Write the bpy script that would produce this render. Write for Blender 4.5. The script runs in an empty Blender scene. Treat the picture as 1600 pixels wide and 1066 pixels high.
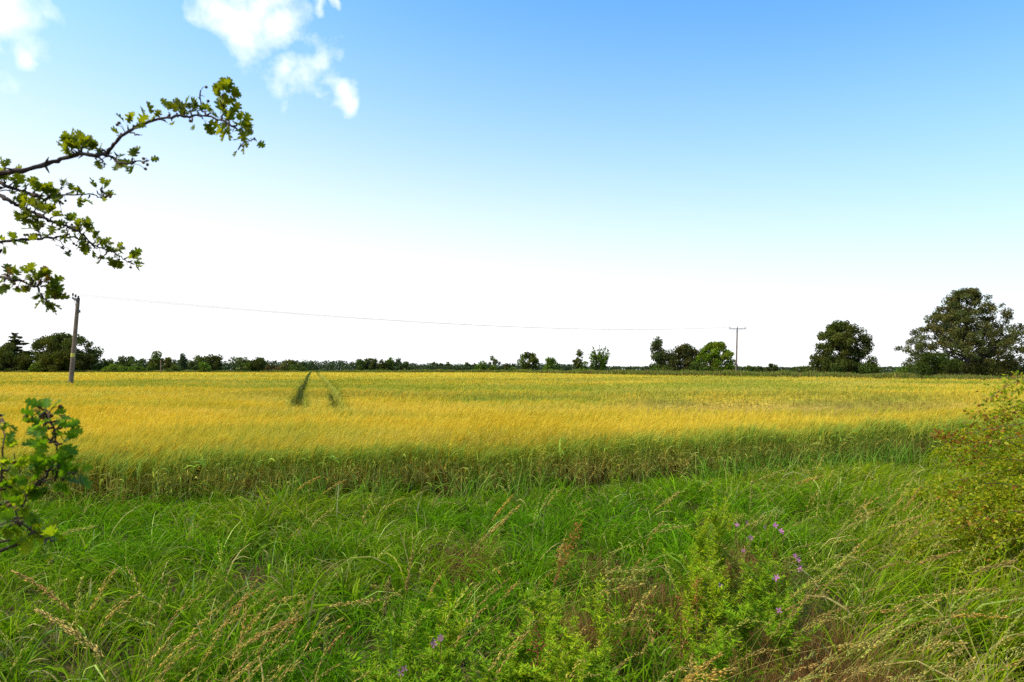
import bpy, math, random
import numpy as np
from mathutils import Vector

# ------------------------------------------------------------------ camera, sky, sun, exposure
S = bpy.context.scene
FPX = 1067.0                       # focal length in photograph pixels (24 mm on 36 mm)
EYE = 1.75
HOR = 577.0                        # picture row of the horizon
PITCH = math.atan((HOR - 533.0) / FPX)
cd = bpy.data.cameras.new('camera'); cam = bpy.data.objects.new('camera', cd)
S.collection.objects.link(cam); S.camera = cam
cam.location = (0, 0, EYE); cam.rotation_euler = (math.radians(90) + PITCH, 0, 0)
cd.lens = 24.0; cd.sensor_width = 36.0; cd.clip_start = 0.05; cd.clip_end = 4000
cd.dof.use_dof = True; cd.dof.focus_distance = 8.0; cd.dof.aperture_fstop = 9.0

SUN_EL = math.radians(52); SUN_AZ = math.radians(-104)      # azimuth from the view direction (+Y), negative = left
sd = bpy.data.lights.new('sun', 'SUN'); sun = bpy.data.objects.new('sun', sd)
S.collection.objects.link(sun)
sd.energy = 3.6; sd.angle = math.radians(0.6); sd.color = (1.0, 0.93, 0.80)
sdir = Vector((math.sin(SUN_AZ) * math.cos(SUN_EL), math.cos(SUN_AZ) * math.cos(SUN_EL), math.sin(SUN_EL)))
sun.rotation_euler = sdir.to_track_quat('Z', 'Y').to_euler()

W = bpy.data.worlds.new('World'); S.world = W; W.use_nodes = True
nt = W.node_tree; nt.nodes.clear()
def nd(t, **k):
    n = nt.nodes.new(t)
    for a, b in k.items(): setattr(n, a, b)
    return n
def wl(a, b): nt.links.new(a, b)
def wmath(op, a, b=None, c=None, clamp=False):
    n = nd('ShaderNodeMath', operation=op); n.use_clamp = clamp
    for i, v in enumerate((a, b, c)):
        if v is None: continue
        if isinstance(v, (int, float)): n.inputs[i].default_value = v
        else: wl(v, n.inputs[i])
    return n.outputs[0]
sky = nd('ShaderNodeTexSky', sky_type='NISHITA')
sky.sun_disc = False; sky.sun_elevation = SUN_EL; sky.sun_rotation = SUN_AZ
sky.altitude = 0; sky.air_density = 1.0; sky.dust_density = 1.6; sky.ozone_density = 1.0
hs = nd('ShaderNodeHueSaturation'); hs.inputs['Saturation'].default_value = 1.05
wl(sky.outputs[0], hs.inputs['Color'])
tc = nd('ShaderNodeTexCoord')
# clouds: soft lumps at chosen directions, broken up by noise
nz = nd('ShaderNodeTexNoise'); nz.inputs['Scale'].default_value = 9.0; nz.inputs['Detail'].default_value = 9.0; nz.inputs['Roughness'].default_value = 0.62
wl(tc.outputs['Generated'], nz.inputs['Vector'])
nz2 = nd('ShaderNodeTexNoise'); nz2.inputs['Scale'].default_value = 30.0; nz2.inputs['Detail'].default_value = 6.0
wl(tc.outputs['Generated'], nz2.inputs['Vector'])
def pix_dir(px, py):
    v = Vector(((px - 800) / FPX, 1.0, -(py - 533) / FPX)); v.normalize()
    c, s = math.cos(PITCH), math.sin(PITCH)
    return Vector((v.x, v.y * c - v.z * s, v.y * s + v.z * c))
wn = nd('ShaderNodeTexNoise'); wn.inputs['Scale'].default_value = 14.0; wn.inputs['Detail'].default_value = 5.0
wl(tc.outputs['Generated'], wn.inputs['Vector'])
wv = nd('ShaderNodeVectorMath', operation='MULTIPLY_ADD'); wl(wn.outputs['Color'], wv.inputs[0]); wv.inputs[1].default_value = (.11,) * 3
wc = nd('ShaderNodeVectorMath', operation='SUBTRACT'); wl(tc.outputs['Generated'], wc.inputs[0]); wc.inputs[1].default_value = (.055,) * 3
wl(wc.outputs[0], wv.inputs[2])
acc = None
for px, py, rad in ((372, 28, .052), (415, 0, .060), (455, 100, .045), (488, 108, .055), (528, 138, .028), (0, 25, .070), (10, 75, .035), (505, 5, .022), (545, 18, .015)):
    d = pix_dir(px, py)
    vd = nd('ShaderNodeVectorMath', operation='DISTANCE'); wl(wv.outputs[0], vd.inputs[0]); vd.inputs[1].default_value = d
    f = wmath('SUBTRACT', 1.0, wmath('DIVIDE', vd.outputs['Value'], rad))
    acc = f if acc is None else wmath('MAXIMUM', acc, f)
t = wmath('ADD', acc, wmath('MULTIPLY', wmath('SUBTRACT', nz.outputs['Fac'], 0.5), 2.5))
t = wmath('ADD', t, wmath('MULTIPLY', wmath('SUBTRACT', nz2.outputs['Fac'], 0.5), 1.0))
cl = wmath('MULTIPLY', wmath('SUBTRACT', t, 0.05), 1.0, clamp=True)
mx = nd('ShaderNodeMix', data_type='RGBA'); mx.inputs['B'].default_value = (8.0, 8.2, 8.5, 1)
sx = nd('ShaderNodeSeparateXYZ'); wl(tc.outputs['Generated'], sx.inputs[0])
hz = nd('ShaderNodeMapRange', interpolation_type='SMOOTHSTEP')      # the milky summer haze low in the sky
wl(wmath('ADD', sx.outputs['Z'], wmath('MULTIPLY', sx.outputs['X'], .11)), hz.inputs['Value']); hz.inputs['From Min'].default_value = .54; hz.inputs['From Max'].default_value = .06
hm = nd('ShaderNodeMix', data_type='RGBA')
hl = nd('ShaderNodeMapRange', interpolation_type='SMOOTHSTEP'); hl.inputs['From Min'].default_value = .38; hl.inputs['From Max'].default_value = .05
wl(wmath('ADD', sx.outputs['Z'], wmath('MULTIPLY', sx.outputs['X'], .11)), hl.inputs['Value'])
hc = nd('ShaderNodeMix', data_type='RGBA'); hc.inputs['A'].default_value = (4.5, 5.7, 6.9, 1); hc.inputs['B'].default_value = (6.9, 7.0, 7.1, 1)
wl(hl.outputs[0], hc.inputs['Factor']); wl(hc.outputs['Result'], hm.inputs['B'])
tint = nd('ShaderNodeMix', data_type='RGBA', blend_type='MULTIPLY'); tint.inputs['Factor'].default_value = 1; tint.inputs['B'].default_value = (.86, 1.56, 1.95, 1)
wl(hs.outputs[0], tint.inputs['A']); wl(hz.outputs[0], hm.inputs['Factor']); wl(tint.outputs['Result'], hm.inputs['A'])
wl(cl, mx.inputs['Factor']); wl(hm.outputs['Result'], mx.inputs['A'])
bg = nd('ShaderNodeBackground'); bg.inputs['Strength'].default_value = 0.13
wl(mx.outputs['Result'], bg.inputs['Color'])
wo = nd('ShaderNodeOutputWorld'); wl(bg.outputs[0], wo.inputs['Surface'])

S.view_settings.view_transform = 'Standard'; S.view_settings.look = 'None'
S.view_settings.exposure = 0.35; S.view_settings.gamma = 1.0
S.render.engine = 'CYCLES'
S.cycles.max_bounces = 6; S.cycles.diffuse_bounces = 3; S.cycles.transmission_bounces = 4; S.cycles.glossy_bounces = 2
S.cycles.use_denoising = False

# ------------------------------------------------------------------ helpers
RNG = np.random.default_rng(7)
random.seed(7)
COL = S.collection
EDGE = ([-30, -12, -5.5, -1.3, 1.8, 4.8, 7.8, 14, 30], [3.6, 6.5, 7.8, 9.1, 10.0, 11.3, 12.9, 16.6, 26.0])
FAR = ([-400, -187, -82, 0, 16, 25, 35, 41.7, 46.5, 49.5, 53], [250, 250, 250, 235, 170, 133, 107, 89, 71, 66, 20])
def y_edge(x): return np.interp(x, *EDGE)
def y_far(x): return np.interp(x, *FAR)

def at(px, py, Y):
    """world point seen at a photograph pixel, Y metres ahead"""
    d = pix_dir(px, py); k = Y / d.y
    return np.array([d.x * k, Y, EYE + d.z * k])

def hash2(ix, iy, seed):
    h = (ix.astype(np.int64) * 374761393 + iy.astype(np.int64) * 668265263 + seed * 974711) & 0x7fffffff
    h = ((h ^ (h >> 13)) * 1274126177) & 0x7fffffff
    return ((h ^ (h >> 16)) & 0xffff) / 65535.0
def vnoise(x, y, seed=0):
    x = np.asarray(x, float); y = np.asarray(y, float)
    ix = np.floor(x); iy = np.floor(y); fx = x - ix; fy = y - iy
    fx = fx * fx * (3 - 2 * fx); fy = fy * fy * (3 - 2 * fy)
    a = hash2(ix, iy, seed); b = hash2(ix + 1, iy, seed); c = hash2(ix, iy + 1, seed); d = hash2(ix + 1, iy + 1, seed)
    return (a + (b - a) * fx) * (1 - fy) + (c + (d - c) * fx) * fy
def fbm(x, y, seed=0, o=4):
    s = 0; a = 1; n = 0
    for i in range(o):
        s = s + a * vnoise(x * 2 ** i, y * 2 ** i, seed + i * 17); n += a; a *= 0.5
    return s / n
def sstep(a, b, x):
    t = np.clip((np.asarray(x, float) - a) / (b - a), 0, 1); return t * t * (3 - 2 * t)
def lerp(a, b, t): return a + (b - a) * t

class Soup:
    def __init__(s): s.V = []; s.Q = []; s.T = []; s.C = []; s.n = 0
    def add(s, V, Q=None, T=None, C=(0.5, 0.5, 0.5)):
        V = np.asarray(V, np.float32).reshape(-1, 3)
        if Q is not None and len(Q): s.Q.append(np.asarray(Q, np.int64).reshape(-1, 4) + s.n)
        if T is not None and len(T): s.T.append(np.asarray(T, np.int64).reshape(-1, 3) + s.n)
        C = np.asarray(C, np.float32)
        if C.ndim == 1: C = np.tile(C, (len(V), 1))
        s.V.append(V); s.C.append(C); s.n += len(V)
        return s
    def tube(s, pts, rad, k=6, C=(0.2, 0.15, 0.1), cap=True):
        P = np.asarray(pts, float); n = len(P)
        rad = np.full(n, rad, float) if np.isscalar(rad) else np.asarray(rad, float)
        Tn = np.gradient(P, axis=0); Tn /= np.linalg.norm(Tn, axis=1)[:, None] + 1e-9
        up = np.array([0, 0, 1.0]) if abs(Tn[:, 2]).mean() < 0.8 else np.array([1.0, 0, 0])
        A = np.cross(Tn, up); A /= np.linalg.norm(A, axis=1)[:, None] + 1e-9
        B = np.cross(Tn, A)
        th = np.arange(k) / k * 2 * np.pi
        V = P[:, None, :] + rad[:, None, None] * (A[:, None, :] * np.cos(th)[None, :, None] + B[:, None, :] * np.sin(th)[None, :, None])
        i = np.arange(n - 1)[:, None] * k; j = np.arange(k)[None, :]; j2 = (j + 1) % k
        Q = np.stack([i + j, i + j2, i + k + j2, i + k + j], -1).reshape(-1, 4)
        V = V.reshape(-1, 3); T = None
        if cap:
            V = np.vstack([V, P[-1], P[0]])
            a = (n - 1) * k + np.arange(k); b = (n - 1) * k + (np.arange(k) + 1) % k
            T = np.vstack([np.stack([a, b, np.full(k, n * k)], -1), np.stack([(np.arange(k) + 1) % k, np.arange(k), np.full(k, n * k + 1)], -1)])
        return s.add(V, Q, T, C)
    def box(s, c, h, C, R=None):
        V = np.array([[x, y, z] for x in (-1, 1) for y in (-1, 1) for z in (-1, 1)], float) * np.asarray(h, float)
        if R is not None: V = V @ np.asarray(R).T
        Q = [[0, 1, 3, 2], [4, 6, 7, 5], [0, 4, 5, 1], [2, 3, 7, 6], [0, 2, 6, 4], [1, 5, 7, 3]]
        return s.add(V + np.asarray(c, float), Q, None, C)
    def build(s, name, mat, parent=None, smooth=False, loc=None):
        V = np.concatenate(s.V); C = np.concatenate(s.C)
        if loc is not None: V = V - np.asarray(loc, np.float32)
        Q = np.concatenate(s.Q) if s.Q else np.zeros((0, 4), np.int64)
        T = np.concatenate(s.T) if s.T else np.zeros((0, 3), np.int64)
        me = bpy.data.meshes.new(name)
        me.vertices.add(len(V)); me.vertices.foreach_set('co', V.astype(np.float32).ravel())
        nl = Q.size + T.size
        me.loops.add(nl); me.loops.foreach_set('vertex_index', np.concatenate([Q.ravel(), T.ravel()]).astype(np.int32))
        me.polygons.add(len(Q) + len(T))
        ls = np.concatenate([np.arange(len(Q)) * 4, Q.size + np.arange(len(T)) * 3]).astype(np.int32)
        me.polygons.foreach_set('loop_start', ls)
        if smooth: me.polygons.foreach_set('use_smooth', np.ones(len(ls), bool))
        me.update(calc_edges=True)
        ca = me.attributes.new('Col', 'FLOAT_COLOR', 'POINT')
        ca.data.foreach_set('color', np.concatenate([np.clip(C, 0, 1), np.ones((len(C), 1), np.float32)], 1).astype(np.float32).ravel())
        me.materials.append(mat)
        o = bpy.data.objects.new(name, me); COL.objects.link(o)
        if parent is not None: o.parent = parent
        if loc is not None: o.location = tuple(float(v) for v in loc)
        return o

def strips(base, az, length, lean, curl, width, nseg, cb, ct, taper=1.0, twist=None, base_w=0.6):
    """N ribbons (grass blades, stems, awns): arrays of base points, azimuth, length, first lean from the vertical, extra bend"""
    N = len(base); t = np.linspace(0, 1, nseg + 1)
    th = lean[:, None] + curl[:, None] * t[None, :] ** 1.4
    dz = np.cos(th); dh = np.sin(th)
    seg = length[:, None] / nseg
    thm = 0.5 * (th[:, 1:] + th[:, :-1])
    h = np.concatenate([np.zeros((N, 1)), np.cumsum(np.sin(thm) * seg, 1)], 1)
    z = np.concatenate([np.zeros((N, 1)), np.cumsum(np.cos(thm) * seg, 1)], 1)
    ca, sa = np.cos(az)[:, None], np.sin(az)[:, None]
    P = np.stack([base[:, 0:1] + h * ca, base[:, 1:2] + h * sa, base[:, 2:3] + z], -1)
    tw = RNG.uniform(-1.2, 1.2, N) if twist is None else twist
    side = np.stack([-sa * np.cos(tw)[:, None] + ca * np.sin(tw)[:, None] * dz, ca * np.cos(tw)[:, None] + sa * np.sin(tw)[:, None] * dz, -np.sin(tw)[:, None] * dh], -1)
    prof = np.minimum(base_w + (1 - base_w) * t * 3, 1) * (1 - taper * t ** 2.2)
    w = width[:, None] * 0.5 * np.maximum(prof, 0.04)[None, :]
    V = np.stack([P - side * w[..., None], P + side * w[..., None]], 2).reshape(-1, 3)
    i = (np.arange(N) * (nseg + 1) * 2)[:, None] + (np.arange(nseg) * 2)[None, :]
    Q = np.stack([i, i + 1, i + 3, i + 2], -1).reshape(-1, 4)
    C = cb[:, None, :] + (ct - cb)[:, None, :] * t[None, :, None]
    C = np.repeat(C, 2, axis=1).reshape(-1, 3)
    return V, Q, None, C

def rand_rot(N, tilt=None):
    """random rotation matrices (columns are axes)"""
    q = RNG.normal(size=(N, 4)); q /= np.linalg.norm(q, axis=1)[:, None]
    w, x, y, z = q.T
    return np.stack([np.stack([1 - 2 * (y * y + z * z), 2 * (x * y - w * z), 2 * (x * z + w * y)], -1),
                     np.stack([2 * (x * y + w * z), 1 - 2 * (x * x + z * z), 2 * (y * z - w * x)], -1),
                     np.stack([2 * (x * z - w * y), 2 * (y * z + w * x), 1 - 2 * (x * x + y * y)], -1)], 1)
def frame_rot(d, roll):
    """matrices whose local +Y points along d, rolled about it"""
    d = d / (np.linalg.norm(d, axis=1)[:, None] + 1e-9)
    up = np.tile([0, 0, 1.0], (len(d), 1)); up[np.abs(d[:, 2]) > 0.95] = [1, 0, 0]
    x = np.cross(d, up); x /= np.linalg.norm(x, axis=1)[:, None]; z = np.cross(x, d)
    c, s = np.cos(roll)[:, None], np.sin(roll)[:, None]
    return np.stack([x * c + z * s, d, -x * s + z * c], -1)
def scatter(pv, pt, R, T, sc, col, pc=None):
    """copies of a small prototype (verts pv, triangles pt) inside one mesh"""
    N = len(T); m = len(pv)
    V = np.einsum('nij,mj->nmi', R, pv) * np.asarray(sc)[:, None, None] + T[:, None, :]
    F = (pt[None] + (np.arange(N) * m)[:, None, None]).reshape(-1, pt.shape[1])
    C = np.repeat(col, m, axis=0)
    if pc is not None: C = C * np.tile(pc, N)[:, None]
    return V.reshape(-1, 3), F, C

def tag(o, label=None, cat=None, group=None, kind=None):
    if label: o['label'] = label
    if cat: o['category'] = cat
    if group: o['group'] = group
    if kind: o['kind'] = kind
    return o
def empty(name, loc, label, cat, group=None):
    o = bpy.data.objects.new(name, None); COL.objects.link(o); o.location = tuple(float(v) for v in loc); o.empty_display_size = 0.2
    return tag(o, label, cat, group)

# ------------------------------------------------------------------ materials
def mat_base(name):
    m = bpy.data.materials.new(name); m.use_nodes = True; m.node_tree.nodes.clear(); return m, m.node_tree
def leaf_mat(name, trans=0.35, rough=0.5, spec=0.3, boost=(1.25, 1.35, 0.6), noise=None, nscale=12.0):
    m, t = mat_base(name); N = t.nodes; L = t.links
    a = N.new('ShaderNodeAttribute'); a.attribute_name = 'Col'
    col = a.outputs['Color']
    if noise:
        tcn = N.new('ShaderNodeTexCoord'); nn = N.new('ShaderNodeTexNoise'); nn.inputs['Scale'].default_value = nscale; nn.inputs['Detail'].default_value = 3
        L.new(tcn.outputs['Object'], nn.inputs['Vector'])
        mr = N.new('ShaderNodeMapRange'); mr.inputs['To Min'].default_value = 1 - noise; mr.inputs['To Max'].default_value = 1 + noise
        mr.inputs['From Min'].default_value = 0.3; mr.inputs['From Max'].default_value = 0.7
        L.new(nn.outputs['Fac'], mr.inputs['Value'])
        vm = N.new('ShaderNodeVectorMath'); vm.operation = 'SCALE'; L.new(col, vm.inputs[0]); L.new(mr.outputs[0], vm.inputs['Scale']); col = vm.outputs[0]
    p = N.new('ShaderNodeBsdfPrincipled'); p.inputs['Roughness'].default_value = rough; p.inputs['Specular IOR Level'].default_value = spec
    L.new(col, p.inputs['Base Color'])
    o = N.new('ShaderNodeOutputMaterial')
    if trans > 0:
        tr = N.new('ShaderNodeBsdfTranslucent'); vm = N.new('ShaderNodeVectorMath'); vm.operation = 'MULTIPLY'; vm.inputs[1].default_value = boost
        L.new(col, vm.inputs[0]); L.new(vm.outputs[0], tr.inputs['Color'])
        mixs = N.new('ShaderNodeMixShader'); mixs.inputs[0].default_value = trans
        L.new(p.outputs[0], mixs.inputs[1]); L.new(tr.outputs[0], mixs.inputs[2]); L.new(mixs.outputs[0], o.inputs['Surface'])
    else: L.new(p.outputs[0], o.inputs['Surface'])
    return m
def ground_mat(name, c1, c2, c3, s1, s2, stretch=(1, 1, 1), bump=0.0, bscale=20):
    m, t = mat_base(name); N = t.nodes; L = t.links
    tcn = N.new('ShaderNodeTexCoord'); mp = N.new('ShaderNodeMapping'); mp.inputs['Scale'].default_value = stretch
    L.new(tcn.outputs['Object'], mp.inputs['Vector'])
    n1 = N.new('ShaderNodeTexNoise'); n1.inputs['Scale'].default_value = s1; n1.inputs['Detail'].default_value = 6; L.new(mp.outputs[0], n1.inputs['Vector'])
    n2 = N.new('ShaderNodeTexNoise'); n2.inputs['Scale'].default_value = s2; n2.inputs['Detail'].default_value = 8; L.new(tcn.outputs['Object'], n2.inputs['Vector'])
    r = N.new('ShaderNodeValToRGB'); r.color_ramp.elements[0].position = 0.35; r.color_ramp.elements[1].position = 0.65
    r.color_ramp.elements[0].color = (*c1, 1); r.color_ramp.elements[1].color = (*c2, 1); L.new(n1.outputs['Fac'], r.inputs[0])
    mx = N.new('ShaderNodeMix'); mx.data_type = 'RGBA'; mx.inputs['B'].default_value = (*c3, 1)
    mr = N.new('ShaderNodeMapRange'); mr.inputs['From Min'].default_value = 0.45; mr.inputs['From Max'].default_value = 0.7; L.new(n2.outputs['Fac'], mr.inputs['Value'])
    L.new(mr.outputs[0], mx.inputs['Factor']); L.new(r.outputs[0], mx.inputs['A'])
    p = N.new('ShaderNodeBsdfPrincipled'); p.inputs['Roughness'].default_value = 0.95; p.inputs['Specular IOR Level'].default_value = 0.1
    L.new(mx.outputs['Result'], p.inputs['Base Color'])
    if bump:
        n3 = N.new('ShaderNodeTexNoise'); n3.inputs['Scale'].default_value = bscale; n3.inputs['Detail'].default_value = 8; L.new(tcn.outputs['Object'], n3.inputs['Vector'])
        b = N.new('ShaderNodeBump'); b.inputs['Strength'].default_value = bump; b.inputs['Distance'].default_value = 0.05
        L.new(n3.outputs['Fac'], b.inputs['Height']); L.new(b.outputs[0], p.inputs['Normal'])
    o = N.new('ShaderNodeOutputMaterial'); L.new(p.outputs[0], o.inputs['Surface'])
    return m

M_grass = leaf_mat('grass_blades', 0.38, 0.6, 0.03)
M_dry = leaf_mat('dry_grass', 0.5, 0.6, 0.2, (1.1, 1.05, 0.8))
M_barley = leaf_mat('barley', 0.35, 0.7, 0.04, (1.15, 1.05, 0.6))
M_sheet = leaf_mat('barley_sheet', 0.0, 0.95, 0.05, noise=0.4, nscale=6.0)
M_leaf = leaf_mat('hawthorn_leaf', 0.55, 0.5, 0.15, (1.3, 1.3, 0.5), noise=0.2, nscale=60)
M_tree = leaf_mat('tree_leaves', 0.25, 0.7, 0.05, (1.2, 1.3, 0.5))
M_herb = leaf_mat('herb_leaves', 0.35, 0.6, 0.06)
M_petal = leaf_mat('petal', 0.3, 0.6, 0.2, (1.1, 1.0, 1.1))
M_bark = leaf_mat('bark', 0.0, 0.9, 0.15, noise=0.4, nscale=40)
M_bark_far = leaf_mat('tree_bark', 0.0, 0.9, 0.1, noise=0.3, nscale=2)
M_berry = leaf_mat('berry', 0.0, 0.5, 0.15)
M_pole = leaf_mat('pole_wood', 0.0, 0.85, 0.2, noise=0.3, nscale=5)
M_metal = leaf_mat('galvanised_steel', 0.0, 0.5, 0.4)
M_ground = ground_mat('soil_and_turf', (0.035, 0.042, 0.006), (0.055, 0.05, 0.009), (0.085, 0.038, 0.012), 0.9, 3.0, bump=0.8)

# ------------------------------------------------------------------ ground
def ground_z(x, y): return 0.07 * (fbm(x * 0.7, y * 0.7, 5, 3) - 0.5) * (1 - sstep(9, 16, y))
def make_ground():
    xs = np.concatenate([-np.geomspace(3000, 14, 22), np.linspace(-13, 13, 90), np.geomspace(14, 3000, 22)])
    ys = np.concatenate([-np.geomspace(300, 4, 8), np.linspace(-3, 17, 70), np.geomspace(18, 3500, 26)])
    X, Y = np.meshgrid(xs, ys); Z = ground_z(X, Y)
    n, m = X.shape; i = (np.arange(n - 1) * m)[:, None] + np.arange(m - 1)[None]
    s = Soup(); s.add(np.stack([X, Y, Z], -1), np.stack([i, i + 1, i + m + 1, i + m], -1))
    tag(s.build('ground', M_ground, smooth=True), kind='structure')
make_ground()

# ------------------------------------------------------------------ barley field
TR_Y = [15, 21.3, 38, 70, 133, 260]
TR_X = [-4.3, -6.05, -10.86, -20.1, -38.5, -75.5]
TR_S = [1.25, 1.3, 1.7, 1.9, 2.2, 2.4]
def track_v(x, y):          # across-track coordinate, wheel tracks run at -1 and +1
    return (x - np.interp(y, TR_Y, TR_X)) / (np.interp(y, TR_Y, TR_S) / 2)
def lane(x, y):             # a sparse strip of the headland, bare on the right-hand side
    px = 800 + x / y * FPX
    inn = sstep(17.0, 18.6, y + 0.8 * (fbm(x * .3, y * .1, 3) - .5)) * (1 - sstep(26.0, 30.0, y + 1.5 * (fbm(x * .25, y * .1, 4) - .5)))
    bare = sstep(900, 1130, px) * (1 - sstep(1440, 1560, px))
    dip = sstep(380, 560, px) * (1 - sstep(1480, 1620, px)) * 0.32
    return inn * bare, inn * np.maximum(bare, dip)
def track_shade(x, y):        # shade in and beside the wheel tracks, put into the crop colour as dark olive
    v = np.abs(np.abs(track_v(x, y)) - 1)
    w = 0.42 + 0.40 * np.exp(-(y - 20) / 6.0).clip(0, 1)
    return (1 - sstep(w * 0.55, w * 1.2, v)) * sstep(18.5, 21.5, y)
def in_track(x, y):
    v = np.abs(np.abs(track_v(x, y)) - 1)
    w = 0.20 + 0.22 * np.exp(-(y - 21) / 5.0).clip(0, 1)
    return (1 - sstep(w * 0.5, w * 1.5, v)) * sstep(18.0, 24.0, y)
def crop_h(x, y):
    h = 0.76 + 0.20 * (fbm(x * .10, y * .22, 21, 3) - .5) + 0.09 * (fbm(x * .6, y * .9, 22, 2) - .5)
    b, d = lane(x, y)
    e = y - y_edge(x)
    h = h - (0.015 - .26 * (fbm(x * .9, y * .9, 23, 2) - .5)) * (1 - sstep(.3, 2.2, e))
    h = h * (1 - 0.9 * d)
    h = h * (1 - 0.55 * in_track(x, y))
    return h
def crop_tone(x, y):        # 0 = ripe gold, 1 = still green
    a = fbm(x * .045, y * .11, 31, 4); b = fbm(x * .22, y * .5, 32, 3)
    t = sstep(.44, .62, a) * .85 + sstep(.46, .68, b) * .6
    t = t + 0.35 * lane(x, y)[1] + 0.6 * in_track(x, y)
    return np.clip(t * (1 - 0.5 * sstep(60, 160, y)), 0, 1)
GOLD = np.array([.63, .43, .024]); GREEN = np.array([.24, .28, .020]); PALE = np.array([.76, .52, .10]); BROWN = np.array([.30, .15, .06])
def crop_col(x, y, n, jit=.07):
    t = np.clip(crop_tone(x, y) + RNG.normal(0, .07, n), 0, 1)[:, None]
    c = lerp(GOLD, GREEN, t)
    c = lerp(c, PALE, (.5 * sstep(.45, .7, fbm(x * .12 + 9, y * .3, 33, 3)) + .25 * RNG.random(n) ** 3)[:, None])
    c = lerp(c, np.array([.26, .25, .018]), (track_shade(x, y) * .85)[:, None])
    b = lane(x, y)[0][:, None]; c = lerp(c, np.array([.38, .22, .08]), b * .8)
    return c * (1 + RNG.normal(0, jit, n))[:, None].clip(.5, 1.5)
def wind(x, y, n):
    return 0.1 + 2.2 * (fbm(x * .25, y * .25, 41, 2) - .5) + RNG.normal(0, .45, n)

def barley_tops(s, x, y, k):
    """head and awns of each stalk; k widens them with distance"""
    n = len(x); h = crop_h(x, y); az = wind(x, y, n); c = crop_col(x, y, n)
    ln = RNG.normal(.22, .10, n).clip(.02, .8)
    z0 = h - .20 + RNG.normal(0, .05, n)
    b = np.stack([x, y, z0], -1)
    s.add(*strips(b, az, np.full(n, .21), ln, RNG.uniform(.2, 1.5, n), .010 * k, 2, lerp(c, GREEN, .5), c, .5))
    for q in range(3):
        a2 = az + RNG.normal(0, .45, n); b2 = b + np.stack([.03 * np.cos(az), .03 * np.sin(az), np.full(n, .09)], -1)
        s.add(*strips(b2, a2, RNG.uniform(.13, .22, n), ln + RNG.normal(.25, .2, n), RNG.uniform(.2, .9, n), .0042 * k, 2, c * .95, lerp(c, PALE, .35), .8))

def sample_fan(n, y0, y1, p, margin=130):
    """points in the camera's fan, density ~ Y^-p"""
    u = RNG.random(n); e = 2 - p
    Y = (y0 ** e + u * (y1 ** e - y0 ** e)) ** (1 / e) if abs(e) > 1e-3 else y0 * (y1 / y0) ** u
    px = RNG.uniform(-margin, 1600 + margin, n)
    return (px - 800) / FPX * Y, Y

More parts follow.
